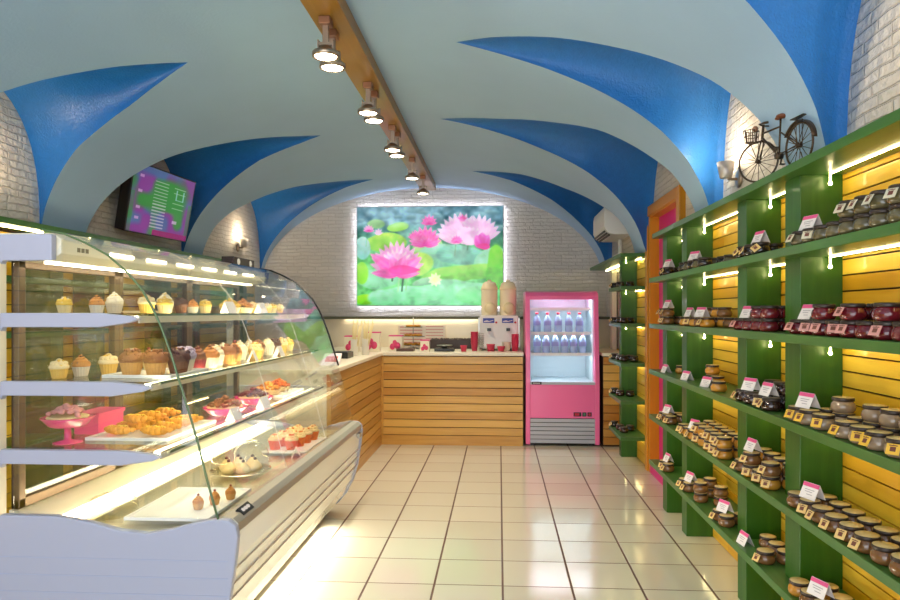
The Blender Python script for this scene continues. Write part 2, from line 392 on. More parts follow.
def half(sev, side):
    NS = 44; xs = [VX + side*VA*math.sin(pi/2*i/NS) for i in range(NS+1)]
    # ribs
    bounds = [(lambda x: YF)]
    info = []
    for s in sev:
        tx, ty = s['tip']; fn, ff = interp(s['near']), interp(s['far'])
        act = (lambda x, tx=tx: (x-tx)*side > 0)
        info.append((act, fn, ff, ty, tx, s['top']))
    def lo(k, x):
        if k < 0: return YF
        a, fn, ff, ty, tx, _ = info[k]; return ff(x) if a(x) else ty
    def hi(k, x):
        if k >= len(info): return YB
        a, fn, ff, ty, tx, _ = info[k]; return fn(x) if a(x) else ty
    for k in range(len(info)+1):
        xk = sorted(set(xs + [s['tip'][0] for s in sev]), reverse=(side < 0))
        NY = 10
        def fn_(u, v):
            i = round(u*(len(xk)-1)); x = xk[i]; a, b = lo(k-1, x), hi(k, x)
            return (x, a+(b-a)*v, zb(x))
        vm.grid(fn_, len(xk)-1, NY, 0, True)
    for (a, fn, ff, ty, tx, top) in info:
        NX, NT = 36, 30; ztip = zb(tx); xw = VX + side*(VA+0.055)
        def sv(u, v):
            uu = math.sin(u*pi/2)**1.0
            x = tx + (xw-tx)*uu; y0, y1 = fn(x), ff(x); z0 = zb(x)
            zt = ztip + (top-ztip)*uu
            t = -math.cos(v*pi); q = (1-abs(t)**2.5)**(1/2.5)
            return (x, (y0+y1)/2+t*(y1-y0)/2, z0 + max(0.0, zt-z0)*q)
        vm.grid(sv, NX, NT, 1, True)
half(RS, 1); half(LS, -1)
struct(vm.build('ceiling', [M['vault'], M['blue']], fix=False))

# wood cladding on the side walls
def planks(m, axis, a0, a1, c0, c1, z0, z1, pitch, gap=0.006, lens=None):
    """boards running along y (axis 'y', face between x=c0..c1) or along x"""
    z = z0
    while z < z1-0.012:
        zt = min(z+pitch-gap, z1); y = a0
        while y < a1-0.01:
            ye = min(a1, y+(lens or 9)*random.uniform(0.8, 1.2)); m.cur = random.random()
            if axis == 'y': m.box(c0, c1, y, ye-(0.002 if ye < a1 else 0), z, zt)
            else: m.box(y, ye-(0.002 if ye < a1 else 0), c0, c1, z, zt)
            y = ye
        z += pitch
    m.cur = 0.5
m = MB(); planks(m, 'y', YF+0.02, 4.67, 1.252, 1.268, 0.004, 1.818, 0.058, lens=2.4); m.cur = 0.5
m.box(1.264, 1.2695, YF+0.02, 4.67, 0.004, 1.818, 1)
struct(m.build('trim_2', [M['pine'], M['dark_gap']]))
m = MB(); planks(m, 'y', 5.80, 6.5, 1.252, 1.268, 0.004, 1.80, 0.085); planks(m, 'y', 6.5, 7.78, 1.252, 1.268, 0.004, 0.93, 0.11)
m.box(1.264, 1.2695, 5.80, 7.78, 0.004, 0.93, 1); m.box(1.264, 1.2695, 5.80, 6.5, 0.93, 1.8, 1)
struct(m.build('trim_3', [M['pine'], M['dark_gap']]))
m = MB(); planks(m, 'y', YF+0.02, 7.78, -2.878, -2.862, 0.004, 1.80, 0.085, lens=2.4); m.box(-2.8795, -2.874, YF+0.02, 7.78, 0.004, 1.8, 1)
struct(m.build('trim_4', [M['pine'], M['dark_gap']]))
# door with orange frame and magenta leaf
m = MB()
for (a, b) in ((DY0, DY0+0.10), (DY1-0.10, DY1)): m.box(1.235, 1.41, a, b, 0, DZ)
m.box(1.235, 1.41, DY0+0.10, DY1-0.10, DZ-0.08, DZ); m.box(1.222, 1.2345, DY0-0.01, DY0+0.07, 0, DZ+0.01); m.box(1.222, 1.2345, DY1-0.07, DY1+0.01, 0, DZ+0.01); m.box(1.222, 1.2345, DY0+0.07, DY1-0.07, DZ-0.07, DZ+0.01)
d = struct(m.build('door_1', M['orange'], bevel=0.004))
m = MB(); m.box(1.315, 1.36, DY0+0.10, DY1-0.10, 0.01, DZ-0.08); m.box(1.30, 1.315, DY0+0.2, DY1-0.2, 0.2, 0.95); m.box(1.30, 1.315, DY0+0.2, DY1-0.2, 1.1, DZ-0.2)
m.build('door_leaf', M['magenta'], d)
MB().box(1.24, 1.315, DY0+0.1, DY1-0.1, 0.0, 0.06).build('threshold', M['magenta'], d)

# ceiling beam
struct(MB().box(-0.905, -0.735, -0.6, 7.85, 2.735, 2.835).build('trim_5', M['beam'], bevel=0.004))

# ------------------------------------------------------------------ jar shelving along the right wall
SH = [1.835, 1.535, 1.223, 0.912, 0.602, 0.290]      # board centres
T2 = 0.016
POSTS = [(4.52, 4.63), (4.05, 4.155), (3.09, 3.20), (2.55, 2.68), (1.50, 1.63), (0.96, 1.08)]
unit = thing('display_shelving', 'long green wooden shelving with six shelves along the right wall', 'shelving', (1.15, 2.8, 0))
for a, b in POSTS:
    m = MB()
    top = SH[0]-T2
    m.box(1.10, 1.2515, a, b, 0, top)
    m.build('upright', M['green'], unit, bevel=0.002)
for i, z in enumerate(SH):
    MB().box(1.045 if i == 0 else 1.03, 1.2515, 0.7, 4.70 if i == 0 else 4.73, z-T2, z+T2).build('shelf', M['green_y'], unit, bevel=0.002)
BAYS = [(4.155, 4.52), (3.20, 4.05), (2.68, 3.09), (1.63, 2.55), (1.08, 1.50)]
for i, z in enumerate(SH):
    for (a, b) in BAYS:
        m = MB(); zz = z-T2
        m.box(1.190, 1.194, a+0.01, b-0.035, zz-0.005, zz-0.001)
        m.box(1.1895, 1.1945, b-0.035, b-0.030, zz-0.035, zz-0.001); m.ball((1.192, b-0.0325, zz-0.038), 0.0075, n=8, k=5)
        m.build('led_strip', M['strip'], unit)

# ------------------------------------------------------------------ far corner shelving
u2 = thing('corner_shelving', 'narrow green shelving beyond the orange door frame, beside the pink fridge', 'shelving', (1.15, 6.3, 0))
MB().box(1.11, 1.2515, 6.24, 6.34, 0, 1.79).build('upright', M['green'], u2, bevel=0.002)
MB().box(1.03, 1.2515, 5.82, 7.76, 1.79, 1.82).build('shelf', M['green_y'], u2)
FSH = [1.525, 1.205, 0.868, 0.548, 0.24]
for z in FSH: MB().box(1.03, 1.2515, 5.82, 6.44, z-0.015, z+0.015).build('shelf', M['green_y'], u2)
for z in [1.805]+FSH:
    m = MB(); zz = z-0.015; m.box(1.228, 1.234, 5.95, 6.20, zz-0.007, zz-0.001); m.ball((1.15, 6.225, zz-0.022), 0.006, n=8, k=5); m.tube([(1.15, 6.225, zz-0.001), (1.15, 6.225, zz-0.022)], 0.003, 6)
    m.build('led_strip', M['strip'], u2)
MB().box(1.20, 1.206, 6.4, 7.7, 1.776, 1.789).build('led_strip', M['strip'], u2)
# ------------------------------------------------------------------ left wall shelving behind the pastry case
u3 = thing('back_wall_shelving', 'green wooden shelving on the left wall behind the pastry case', 'shelving', (-2.78, 4, 0))
for a, b in [(1.6, 1.7), (2.3, 2.4), (3.02, 3.12), (3.92, 4.04), (4.38, 4.48), (5.3, 5.42), (5.86, 5.96), (7.0, 7.1)]:
    MB().box(-2.861, -2.70, a, b, 0, 1.80).build('upright', M['green'], u3)
for i, z in enumerate([1.815, 1.5, 1.19, 0.88, 0.57]):
    MB().box(-2.861, -2.66, 1.4, 7.2, z-T2, z+T2).build('shelf', M['green_y'], u3)
for (a, b) in [(2.4, 3.02), (3.12, 3.92), (4.04, 4.38), (4.48, 5.3), (5.42, 5.86), (5.96, 7.0)]:
    for z in (1.815,):
        m = MB(); m.box(-2.735, -2.725, a+0.02, b-0.03, z-T2-0.010, z-T2-0.001); m.box(-2.735, -2.725, b-0.035, b-0.025, z-T2-0.04, z-T2-0.001)
        m.build('led_strip', M['strip'], u3)

# ------------------------------------------------------------------ track spotlights on the beam
def make_spot():
    t = thing('track_spotlight', 'x', 'spotlight', (0, 0, 0), 'spotlights along the ceiling beam')
    m = MB(); m.box(-0.024, 0.024, -0.03, 0.03, -0.035, 0); m.build('mount', M['copper'], t, bevel=0.003)
    m = MB(); m.box(-0.012, 0.012, -0.008, 0.008, -0.13, -0.035); m.box(-0.03, 0.03, -0.006, 0.006, -0.125, -0.11)
    m.box(-0.034, -0.028, -0.010, 0.010, -0.155, -0.10); m.box(0.028, 0.034, -0.010, 0.010, -0.155, -0.10); m.build('stem', M['lamp_metal'], t)
    m = MB(); m.lathe([(0.012, -0.125), (0.02, -0.128), (0.03, -0.14), (0.05, -0.152), (0.056, -0.158), (0.057, -0.178), (0.05, -0.180), (0.046, -0.174)], 24)
    h = m.build('head', M['lamp_metal'], t)
    MB().lathe([(0.0, -0.1765), (0.045, -0.1765), (0.046, -0.174), (0.0, -0.173)], 24).build('lens', M['lens'], h)
    l = bpy.data.lights.new('spot_beam', 'SPOT'); l.energy = SPOT_POWER; l.color = (1.0, 0.88, 0.68); l.spot_size = 2.0; l.spot_blend = 0.8; l.shadow_soft_size = 0.045
    lo = bpy.data.objects.new('spot_beam', l); COL.objects.link(lo); lo.parent = t; lo.location = (0, 0, -0.19)
    return t
SP = Proto(make_spot)
for (x, y, lb) in [(-0.835, 3.22, 'nearest spotlight on the brown ceiling beam'), (-0.84, 3.37, 'spotlight just behind the nearest one on the brown ceiling beam'),
                   (-0.81, 4.15, 'front spotlight of the second pair along the ceiling beam'), (-0.805, 4.32, 'rear spotlight of the second pair along the ceiling beam'),
                   (-0.81, 5.11, 'front spotlight of the third pair along the ceiling beam'), (-0.805, 5.30, 'rear spotlight of the third pair along the ceiling beam'),
                   (-0.80, 6.20, 'single spotlight near the far end of the ceiling beam'), (-0.79, 7.0, 'farthest spotlight, at the end of the ceiling beam above the poster'),
                   (-0.84, 2.15, 'spotlight on the ceiling beam one step nearer the shop front'), (-0.84, 1.0, 'spotlight on the ceiling beam above the shop entrance')]:
    o = SP.put((x, y, 2.735), 0, lb); o.scale = (1.15, 1.15, 1.05)
    if y < 3:       # these two heads are turned towards the brick walls
        Rm = Vector((0, 0, -1)).rotation_difference(Vector((0.95 if y > 2 else -0.9, 0.25 if y > 2 else 0.9, -0.25)).normalized()); pv = Vector((0, 0, -0.13))
        for c in o.children:
            if c.name.startswith(('head', 'spot_beam')):
                c.location = Rm @ (c.location-pv)+pv; c.rotation_euler = Rm.to_euler()

# ------------------------------------------------------------------ pastry display case
CN, CF = 2.30, 4.42
case = thing('pastry_display_case', 'large refrigerated pastry case with curved glass front and pale blue end panels', 'display case', (-1.34, 3.36, 0))
END = [(-1.79,0.605),(-1.55,0.604),(-1.42,0.585),(-1.32,0.560),(-1.22,0.550),(-1.13,0.566),(-1.05,0.590),(-0.98,0.603),(-0.93,0.600),(-0.903,0.580),(-0.895,0.545),(-0.905,0.45),(-0.925,0.32),(-0.955,0.22),(-1.0,0.13),(-1.06,0.06),(-1.13,0.03),(-1.30,0.02),(-1.79,0.02)]
for y in (CN-0.03, CF-0.03):
    ep = MB().prism(END, 'y', y, y+0.03).build('end_panel', M['panel_blue'], case, bevel=0.006)
    m = MB()
    for z in (0.46, 0.40, 0.34): m.box(-1.78, -0.93, y-0.0012, y+0.001, z-0.0015, z+0.0015)
    m.build('groove', mat('panel_groove', S(168, 176, 204), 0.5), ep)
HULL = [(-0.912,0.545),(-0.918,0.45),(-0.938,0.32),(-0.967,0.22),(-1.012,0.13),(-1.07,0.07)]
m = MB(); m.sheet(HULL, CN, CF-0.03, -0.02)
fp = m.build('front_panel', M['white_gloss'], case)
m = MB()
for (x, z) in ((-0.919, 0.42), (-0.926, 0.365), (-0.936, 0.31)): m.box(x-0.01, x+0.002, CN, CF-0.03, z-0.001, z+0.001)
m.build('panel_seam', mat('panel_seam_brown', S(214, 196, 184), 0.4), fp)
m = MB(); m.prism([(-1.0,0.588),(-0.962,0.604),(-0.925,0.600),(-0.905,0.582),(-0.900,0.555),(-0.912,0.545),(-1.0,0.545)], 'y', CN, CF-0.03)
m.build('front_sill', M['sill'], case, bevel=0.003)
bd = MB().obox((-0.927, 2.42, 0.5975), ((0, 1, 0), Vector((0.6, 0, -0.5)).normalized(), Vector((0.5, 0, 0.6)).normalized()), 0.05, 0.017, 0.006).build('badge', M['black'], case)
m = MB()
for k in range(9):      # pale illegible lettering on the badge
    m.obox((-0.9235, 2.387+0.008*k, 0.6033), ((0, 1, 0), Vector((0.6, 0, -0.5)).normalized(), Vector((0.5, 0, 0.6)).normalized()), 0.0024, (0.006, 0.008, 0.005)[k % 3], 0.0008)
m.build('badge_lettering', M['paper'], bd)
bd2 = MB().obox((-0.9025, 4.33, 0.520), ((0, 1, 0), (0, 0, 1), (1, 0, 0)), 0.03, 0.014, 0.008).build('badge', M['steel'], case)
# inner tub, deck and plinth
m = MB(); m.box(-1.76, -1.0, CN+0.005, CF-0.035, 0.50, 0.545); m.build('deck', M['cream'], case)
m = MB(); m.box(-1.70, -1.13, CN+0.05, CF-0.08, 0.0, 0.06); m.build('plinth', M['black'], case)
m = MB(); m.box(-1.77, -1.08, CN+0.005, CF-0.035, 0.06, 0.50); m.build('body', M['cream'], case)
MB().box(-1.46, -1.0, CN+0.01, CF-0.04, 0.566, 0.572).build('deck_glass', glass('deck_sheet_glass', (0.96, 0.97, 0.95, 1), 1.2), case)
m = MB()
for yy in (CN+0.01, CF-0.046): m.box(-1.0, -0.9985, CN+0.01, CF-0.04, 0.5655, 0.5725)
m.build('deck_glass_edge', M['glass_edge'], case)
m = MB(); m.box(-1.60, -1.47, CN+0.01, CF-0.04, 0.545, 0.562); m.prism([(-1.745, 0.545), (-1.60, 0.545), (-1.60, 0.562), (-1.745, 0.61)], 'y', CN+0.01, CF-0.04); m.build('rear_ledge', M['cream'], case)
MB().box(-1.565, -1.525, CN+0.03, CF-0.06, 0.5745, 0.589).build('deck_tube', M['tube'], case)
m = MB()
for y in (CN+0.03, 3.0, 3.7, CF-0.08): MB().box(-1.555, -1.535, y-0.01, y+0.01, 0.5625, 0.5745).build('tube_bracket', M['cream'], case)
MB().box(-1.10, -1.085, CN+0.1, CF-0.3, 0.075, 0.085).build('plinth_tube', M['tube'], case)
l = bpy.data.lights.new('plinth_light', 'AREA'); l.shape = 'RECTANGLE'; l.size = 1.7; l.size_y = 0.03; l.energy = 24; l.color = (1.0, 0.94, 0.78)
lo = bpy.data.objects.new('plinth_light', l); COL.objects.link(lo); lo.parent = case; lo.location = (-1.075+1.34, 3.20-3.36, 0.062); lo.rotation_euler = Vector((1, 0, -0.42)).to_track_quat('-Z', 'Y').to_euler()
# rear sliding doors in dark frames
doors = [(2.32, 2.96), (2.96, 3.66), (3.66, 4.385)]
for a, b in doors:
    m = MB()
    for y in (a, b-0.035): m.box(-1.745, -1.715, y, y+0.035, 0.61, 1.51)
    m.box(-1.745, -1.715, a, b, 0.61, 0.645); m.box(-1.745, -1.715, a, b, 1.475, 1.51)
    f = m.build('rear_door', M['bronze'], case, bevel=0.003)
    MB().box(-1.733, -1.728, a+0.035, b-0.035, 0.645, 1.475).build('pane', M['glass_door'], f)
m = MB()
for y in (CN-0.03, CF-0.045): m.box(-1.80, -1.747, y, y+0.03, 0.603, 1.50)
m.build('rear_post', M['cream'], case)
# canopy with its lamps
m = MB(); m.prism([(-1.80, 1.50), (-1.58, 1.50), (-1.545, 1.525), (-1.545, 1.575), (-1.575, 1.598), (-1.80, 1.598)], 'y', CN, CF-0.03); cp = m.build('canopy', M['cream'], case, bevel=0.004)
m = MB()
for k in range(3): m.obox((-1.5445, 2.40+0.025*k, 1.545), ((0, 1, 0), (0, 0, 1), (1, 0, 0)), 0.009, 0.008, 0.0008)
m.build('canopy_lettering', mat('grey_ink', S(110, 104, 92), 0.6), cp)
for y in (2.60, 2.88, 3.16, 3.44, 3.72, 4.0):
    m = MB(); m.box(-1.546, -1.540, y, y+0.17, 1.540, 1.552); m.build('canopy_lamp', M['tube'], case)
MB().box(-1.635, -1.62, CN+0.04, CF-0.07, 1.491, 1.499).build('canopy_tube', M['tube'], case)
# end brackets and glass shelves
def bracket(y, zt, zb_, tip, left=-1.80):
    p = [(left, zt), (tip-0.14, zt), (tip-0.02, zt-0.012), (tip, zt-0.022), (tip-0.03, zt-0.034), (tip-0.14, zb_), (-1.74, zb_), (-1.765, zb_-0.05), (left, zb_-0.06)]
    return MB().prism(p, 'y', y, y+0.028).build('shelf_bracket', M['panel_blue'], case, bevel=0.003)
SHELVES = [(1.312, -1.23), (1.072, -1.185), (0.832, -1.15)]
for y in (CN-0.03, CF-0.045):
    MB().prism([(-1.80, 1.590), (-1.56, 1.590), (-1.56, 1.498), (-1.74, 1.498), (-1.775, 1.44), (-1.80, 1.43)], 'y', y, y+0.028).build('top_bracket', M['panel_blue'], case, bevel=0.003)
    for (z, x) in SHELVES: bracket(y, z+0.002, z-0.048, x-0.02)
for (z, x) in SHELVES:
    s = MB().box(-1.70, x, CN+0.0, CF-0.05, z-0.008, z).build('glass_shelf', M['shelf_glass'], case)
    MB().box(x+0.0002, x+0.0022, CN+0.0, CF-0.05, z-0.0085, z+0.0005).build('shelf_edge', M['glass_edge'], s)
    m = MB(); m.box(x-0.045, x-0.040, CN+0.02, CF-0.07, z-0.034, z-0.0085); m.build('lamp_rail', M['cream'], s)
    MB().box(x-0.072, x-0.048, CN+0.03, CF-0.08, z-0.022, z-0.0095).build('shelf_tube', M['tube'], s)
# curved glass front in panes and glass ends
PROF = [(-1.60,1.603),(-1.52,1.590),(-1.44,1.557),(-1.36,1.515),(-1.295,1.46),(-1.24,1.40),(-1.20,1.335),(-1.165,1.26),(-1.13,1.165),(-1.10,1.07),(-1.065,0.96),(-1.035,0.86),(-1.01,0.76),(-0.985,0.67),(-0.965,0.603)]
for a, b in ((CN-0.028, 3.02), (3.024, 3.72), (3.724, CF-0.004)):
    g = MB().sheet(PROF, a, b, 0.005).build('front_glass', M['glass'], case)
m = MB(); m.tube([(x+0.001, CN-0.030, z+0.002) for x, z in PROF], 0.0038, 6); m.build('glass_edge', M['glass_edge'], case)
m = MB(); m.tube([(x+0.004, CF+0.001, z+0.004) for x, z in PROF[:11]], 0.006, 6); m.build('glass_edge', M['black'], case)
m = MB()
for y in (3.022, 3.722): m.tube([(x+0.002, y, z+0.002) for x, z in PROF], 0.0016, 5)
m.build('joint_glint', M['paper'], case)  # white lines along the pane joints, put in for reflections on the glass
poly = [(-1.72, 0.604)] + [(-1.72, 1.50), (-1.58, 1.50)] + [(x-0.006, z-0.006) for x, z in PROF[1:]]
MB().prism(poly, 'y', CF-0.012, CF-0.008).build('end_glass', M['glass'], case)
MB().prism(poly, 'y', CN-0.0016, CN+0.0024).build('end_glass', glass('near_end_glass', (0.95, 0.97, 0.99, 1), 1.45, 1.6), case)

# black box with two round white sockets standing on the far end of the case
t = thing('socket_box', 'black box with two round white discs on top of the pastry case', 'box', (-1.66, 4.2, 1.598))
m = MB(); m.box(-1.70, -1.622, 4.05, 4.40, 1.5985, 1.66); m.box(-1.705, -1.62, 4.03, 4.05, 1.5985, 1.63); m.build('housing', mat('dark_wood_box', S(46, 28, 26), 0.4), t, bevel=0.004)
for y in (4.12, 4.32):
    m = MB(); m.lathe([(0.018, 0), (0.02, 0.004), (0.016, 0.007), (0, 0.007)], 16, (-1.6215, y, 1.632), axis=(1, 0, 0)); m.build('disc', M['white'], t)

# ------------------------------------------------------------------ cakes and pastries
def col(*c): return mat('cake_%d_%d_%d' % c, S(*c), 0.6, noise=0.15, nscale=60, bump=0.3, bscale=160)
C_ = {k: col(*v) for k, v in dict(white=(244,232,206), yellow=(242,196,74), caramel=(206,134,60), choc=(92,52,36), brown=(150,92,52), red=(140,44,44), cream=(240,214,160), gold=(228,158,56), orange=(226,112,36), pinkish=(224,150,150), lilac=(190,176,204), green=(110,140,60)).items()}
WR = {k: mat('paper_case_%d_%d_%d' % v, S(*v), 0.7) for k, v in dict(tan=(206,152,84), brown=(120,74,46), white=(226,214,192), red=(150,48,52), yellow=(230,180,80), cream=(238,210,150)).items()}
SPR = [C_['white'], C_['red'], C_['yellow'], C_['choc']]
def make_cup(wrap, top, deco, style):
    def fn():
        t = thing('cupcake', 'x', 'cupcake')
        m = MB(); m.lathe([(0.026, 0), (0.028, 0.002), (0.037, 0.042), (0.036, 0.044), (0.030, 0.044)], 36, flute=1, fa=-0.06, sm=False); m.build('wrapper', WR[wrap], t)
        m = MB()
        if style == 'swirl':
            pts = []; rr = []
            for i in range(64):
                q = i/63; a = q*2*pi*3.1; R = 0.024*(1-q)**0.9+0.001; pts.append((R*math.cos(a), R*math.sin(a), 0.052+q*0.044)); rr.append(0.013*(1-q)+0.003)
            m.lathe([(0.036, 0.042), (0.038, 0.048), (0.030, 0.062), (0.016, 0.080), (0.0, 0.09)], 20); m.tube(pts, rr, 8)
        elif style == 'dome':
            m.lathe([(0.036, 0.042), (0.041, 0.048), (0.042, 0.056), (0.037, 0.068), (0.024, 0.080), (0.010, 0.085), (0, 0.086)], 20)
            for k in range(34):
                a = random.uniform(0, 2*pi); e = random.uniform(0, 1)**0.7; r = 0.041*math.cos(e*1.2); m.ball((r*math.cos(a), r*math.sin(a), 0.052+0.034*math.sin(e*1.45)), random.uniform(0.004, 0.007), n=6, k=4)
        else:
            m.lathe([(0.036, 0.042), (0.040, 0.046), (0.040, 0.054), (0.032, 0.062), (0, 0.064)], 20)
            for k in range(9):
                a = 2*pi*k/9; m.ball((0.024*math.cos(a), 0.024*math.sin(a), 0.064), (0.012, 0.012, 0.012), n=8, k=5)
            m.ball((0, 0, 0.072), (0.014, 0.014, 0.016), n=8, k=6)
        m.build('frosting', C_[top], t)
        m = MB()
        if deco == 'cherry': m.ball((0, 0, 0.098 if style == 'swirl' else 0.09), 0.009, n=10, k=6)
        else:
            for k in range(22):
                a = random.uniform(0, 2*pi); q = random.random(); r = 0.034*(1-q*0.8); z = 0.056+0.03*q if style != 'swirl' else 0.055+q*0.036
                m.obox((r*math.cos(a), r*math.sin(a), z), ((math.cos(a*3), math.sin(a*3), 0), (-math.sin(a*3), math.cos(a*3), 0), (0, 0, 1)), 0.005, 0.0022, 0.0025)
        m.build('topping', C_['red'] if deco == 'cherry' else C_[deco], t)
        return t
    return fn
CUPS = {
 'lemon': (Proto(make_cup('cream', 'yellow', 'white', 'rosette')), 'yellow frosted cupcake'),
 'white': (Proto(make_cup('white', 'white', 'yellow', 'swirl')), 'cupcake with tall white swirl'),
 'vanilla': (Proto(make_cup('yellow', 'cream', 'yellow', 'rosette')), 'cream rosette cupcake in yellow case'),
 'rock': (Proto(make_cup('tan', 'brown', 'white', 'dome')), 'brown cupcake with pale sprinkles'),
 'choc': (Proto(make_cup('brown', 'choc', 'caramel', 'dome')), 'dark chocolate cupcake'),
 'velvet': (Proto(make_cup('red', 'brown', 'red', 'swirl')), 'brown swirl cupcake in red case'),
 'caramel': (Proto(make_cup('white', 'caramel', 'choc', 'swirl')), 'caramel swirl cupcake in white case'),
 'lilac': (Proto(make_cup('white', 'lilac', 'red', 'dome')), 'lilac speckled cupcake in white case'),
 'cherry': (Proto(make_cup('tan', 'caramel', 'cherry', 'swirl')), 'caramel cupcake with a red cherry'),
}
def cup(kind, x, y, z, where, sc_=1.0):
    p, n = CUPS[kind]
    o = p.put((x, y, z+0.0003), random.uniform(0, 6), n+' '+where, 'cupcakes in the pastry case'); o.scale = (sc_,)*3
    return o
Z1, Z2, Z3, ZD = 1.3122, 1.0722, 0.8322, 0.5722
# top shelf
for k, (kind, y, s, x) in enumerate([('lemon', 2.40, .9, -1.60), ('caramel', 2.52, .95, -1.55), ('white', 2.64, 1.15, -1.55), ('vanilla', 2.50, 1.05, -1.34), ('lemon', 2.62, 1.0, -1.33), ('white', 2.72, 1.15, -1.38),
        ('choc', 2.82, .95, -1.36), ('caramel', 2.93, .85, -1.36), ('lemon', 3.06, .95, -1.36), ('vanilla', 3.66, .95, -1.36), ('white', 3.78, .8, -1.42), ('vanilla', 3.90, .9, -1.36), ('lemon', 4.05, .9, -1.38), ('vanilla', 4.18, .85, -1.38)]):
    cup(kind, x, y, Z1, '%s from near end, top glass shelf' % ordn(k), s*.78)
# middle shelf
for k, (kind, x, y, s) in enumerate([('rock', -1.40, 2.50, 1.12), ('rock', -1.30, 2.49, 1.1), ('choc', -1.255, 2.58, 1.1), ('lilac', -1.28, 2.685, 1.1), ('velvet', -1.28, 2.80, 1.1), ('caramel', -1.28, 2.93, 1.1), ('white', -1.30, 3.04, 1.05), ('rock', -1.28, 3.15, 1.1),
        ('cherry', -1.31, 3.28, 1.05), ('white', -1.33, 3.40, 1.1), ('vanilla', -1.30, 3.54, 1.05), ('rock', -1.33, 3.66, 1.05), ('white', -1.32, 3.79, 1.1), ('choc', -1.33, 3.93, 1.05), ('vanilla', -1.33, 4.06, 1.1), ('lemon', -1.33, 4.19, 1.05)]):
    cup(kind, x, y, Z2+(.0062 if k < 4 else 0), '%s from near end, middle shelf front row' % (ordn(k) if k < 14 else ('second last', 'last')[k-14]) if k < 14 else ('second last', 'last')[k-14]+' in the front row, middle glass shelf', s*(.95 if k > 3 else 1.0))
for k, (kind, x, y, s) in enumerate([('vanilla', -1.62, 2.40, 1.0), ('caramel', -1.60, 2.50, 1.0), ('vanilla', -1.55, 2.60, 1.1), ('lilac', -1.52, 2.74, .95), ('cherry', -1.535, 2.88, 1), ('lemon', -1.44, 2.72, 1.05), ('lemon', -1.42, 2.85, 1.05), ('cherry', -1.42, 3.0, 1.0), ('velvet', -1.45, 3.36, 1.05), ('white', -1.46, 3.5, 1.05), ('lemon', -1.46, 3.72, 1), ('white', -1.46, 3.88, 1.05), ('velvet', -1.46, 4.02, 1)]):
    cup(kind, x, y, Z2, '%s from near end, middle shelf back row' % ordn(k), s*.85)
# deck
def tray(x0, x1, y0, y1, z, label, name='cake_tray'):
    m = MB(); m.box(x0, x1, y0, y1, z, z+0.006)
    m.box(x0, x1, y0, y0+0.006, z+0.006, z+0.012); m.box(x0, x1, y1-0.006, y1, z+0.006, z+0.012); m.box(x0, x0+0.006, y0+.006, y1-.006, z+0.006, z+0.012); m.box(x1-0.006, x1, y0+.006, y1-.006, z+0.006, z+0.012)
    return tag(m.build(name, mat('white_tray', S(246, 244, 238), 0.25), bevel=0.001), label, 'tray')
tray(-1.47, -1.205, 2.42, 2.745, Z2+0.0003, 'white tray of chocolate cupcakes on the middle glass shelf')
tray(-1.34, -1.03, 2.34, 2.76, ZD+0.0003, 'large white serving tray on the deck near the end panel')
for k, (x, y) in enumerate([(-1.125, 2.47), (-1.09, 2.535), (-1.058, 2.61)]):
    cup('cherry', x, y, ZD+0.0065, 'on the white deck tray, %s from the end panel' % ordn(k), 0.55)
tray(-1.25, -1.012, 3.50, 3.92, ZD+0.0003, 'white tray of orange cupcakes at the far end of deck')
def make_orange():
    t = thing('orange_cupcake', 'x', 'cupcake', group='orange cupcakes on the far deck tray')
    MB().lathe([(0.026, 0), (0.037, 0.05), (0.03, 0.052)], 28, flute=1, fa=-.05, sm=False).build('wrapper', mat('orange_case', S(226, 96, 26), 0.5), t)
    m = MB(); m.lathe([(0.036, 0.049), (0.038, 0.056), (0.026, 0.066), (0, 0.068)], 16)
    for k in range(7):
        a = 2*pi*k/7; m.ball((0.02*math.cos(a), 0.02*math.sin(a), 0.068), 0.010, n=8, k=5)
    m.ball((0, 0, 0.076), 0.012, n=8, k=5); m.build('frosting', C_['cream'], t)
    m = MB()
    for k in range(6): m.ball((random.uniform(-.02, .02), random.uniform(-.02, .02), 0.08), 0.005, n=6, k=4)
    m.build('topping', C_['orange'], t); return t
PO = Proto(make_orange)
for r in range(2):
    for k in range(4): PO.put((-1.205+0.09*r+0.012*k, 3.58+0.095*k, ZD+0.0066), k, 'orange cupcake, %s row of the far deck tray, %s from near end' % (('back', 'front')[r], ordn(k)))
# cake under a clear dome
t = thing('domed_cake_plate', 'clear plastic dome over meringue cakes on the case deck', 'cake dome', (-1.20, 3.08, ZD))
MB().lathe([(0.0, 0.0005), (0.09, 0.0005), (0.135, 0.012), (0.138, 0.016), (0.09, 0.008), (0, 0.008)], 32, (-1.20, 3.08, ZD)).build('plate', glass('plastic_plate', (0.95, 0.93, 0.86, 1), 1.5), t)
MB().lathe([(0.128, 0.014), (0.130, 0.07), (0.120, 0.105), (0.085, 0.135), (0.03, 0.148), (0, 0.149)], 32, (-1.20, 3.08, ZD)).build('dome', glass('plastic_dome', (0.97, 0.96, 0.92, 1), 1.5, 1.2), t)
def make_mer():
    t = thing('meringue_cake', 'x', 'cake', group='meringue cakes under the clear dome')
    m = MB(); m.lathe([(0.022, 0), (0.03, 0.012), (0.029, 0.022), (0.02, 0.036), (0.008, 0.05), (0, 0.054)], 12, flute=1, fa=.12); m.build('meringue', C_['cream'], t)
    MB().ball((0, 0, 0.056), 0.008, n=8, k=5).build('chocolate_drop', C_['choc'], t); return t
PM = Proto(make_mer)
for k in range(7):
    a = 2*pi*k/6; r = 0 if k == 6 else 0.068
    PM.put((-1.20+r*math.cos(a), 3.08+r*math.sin(a), ZD+0.0085), a, 'cream meringue cake under the clear dome, ' + ('in the middle' if k == 6 else '%s round the ring' % ordn(k)), 'meringue cakes under the clear dome')
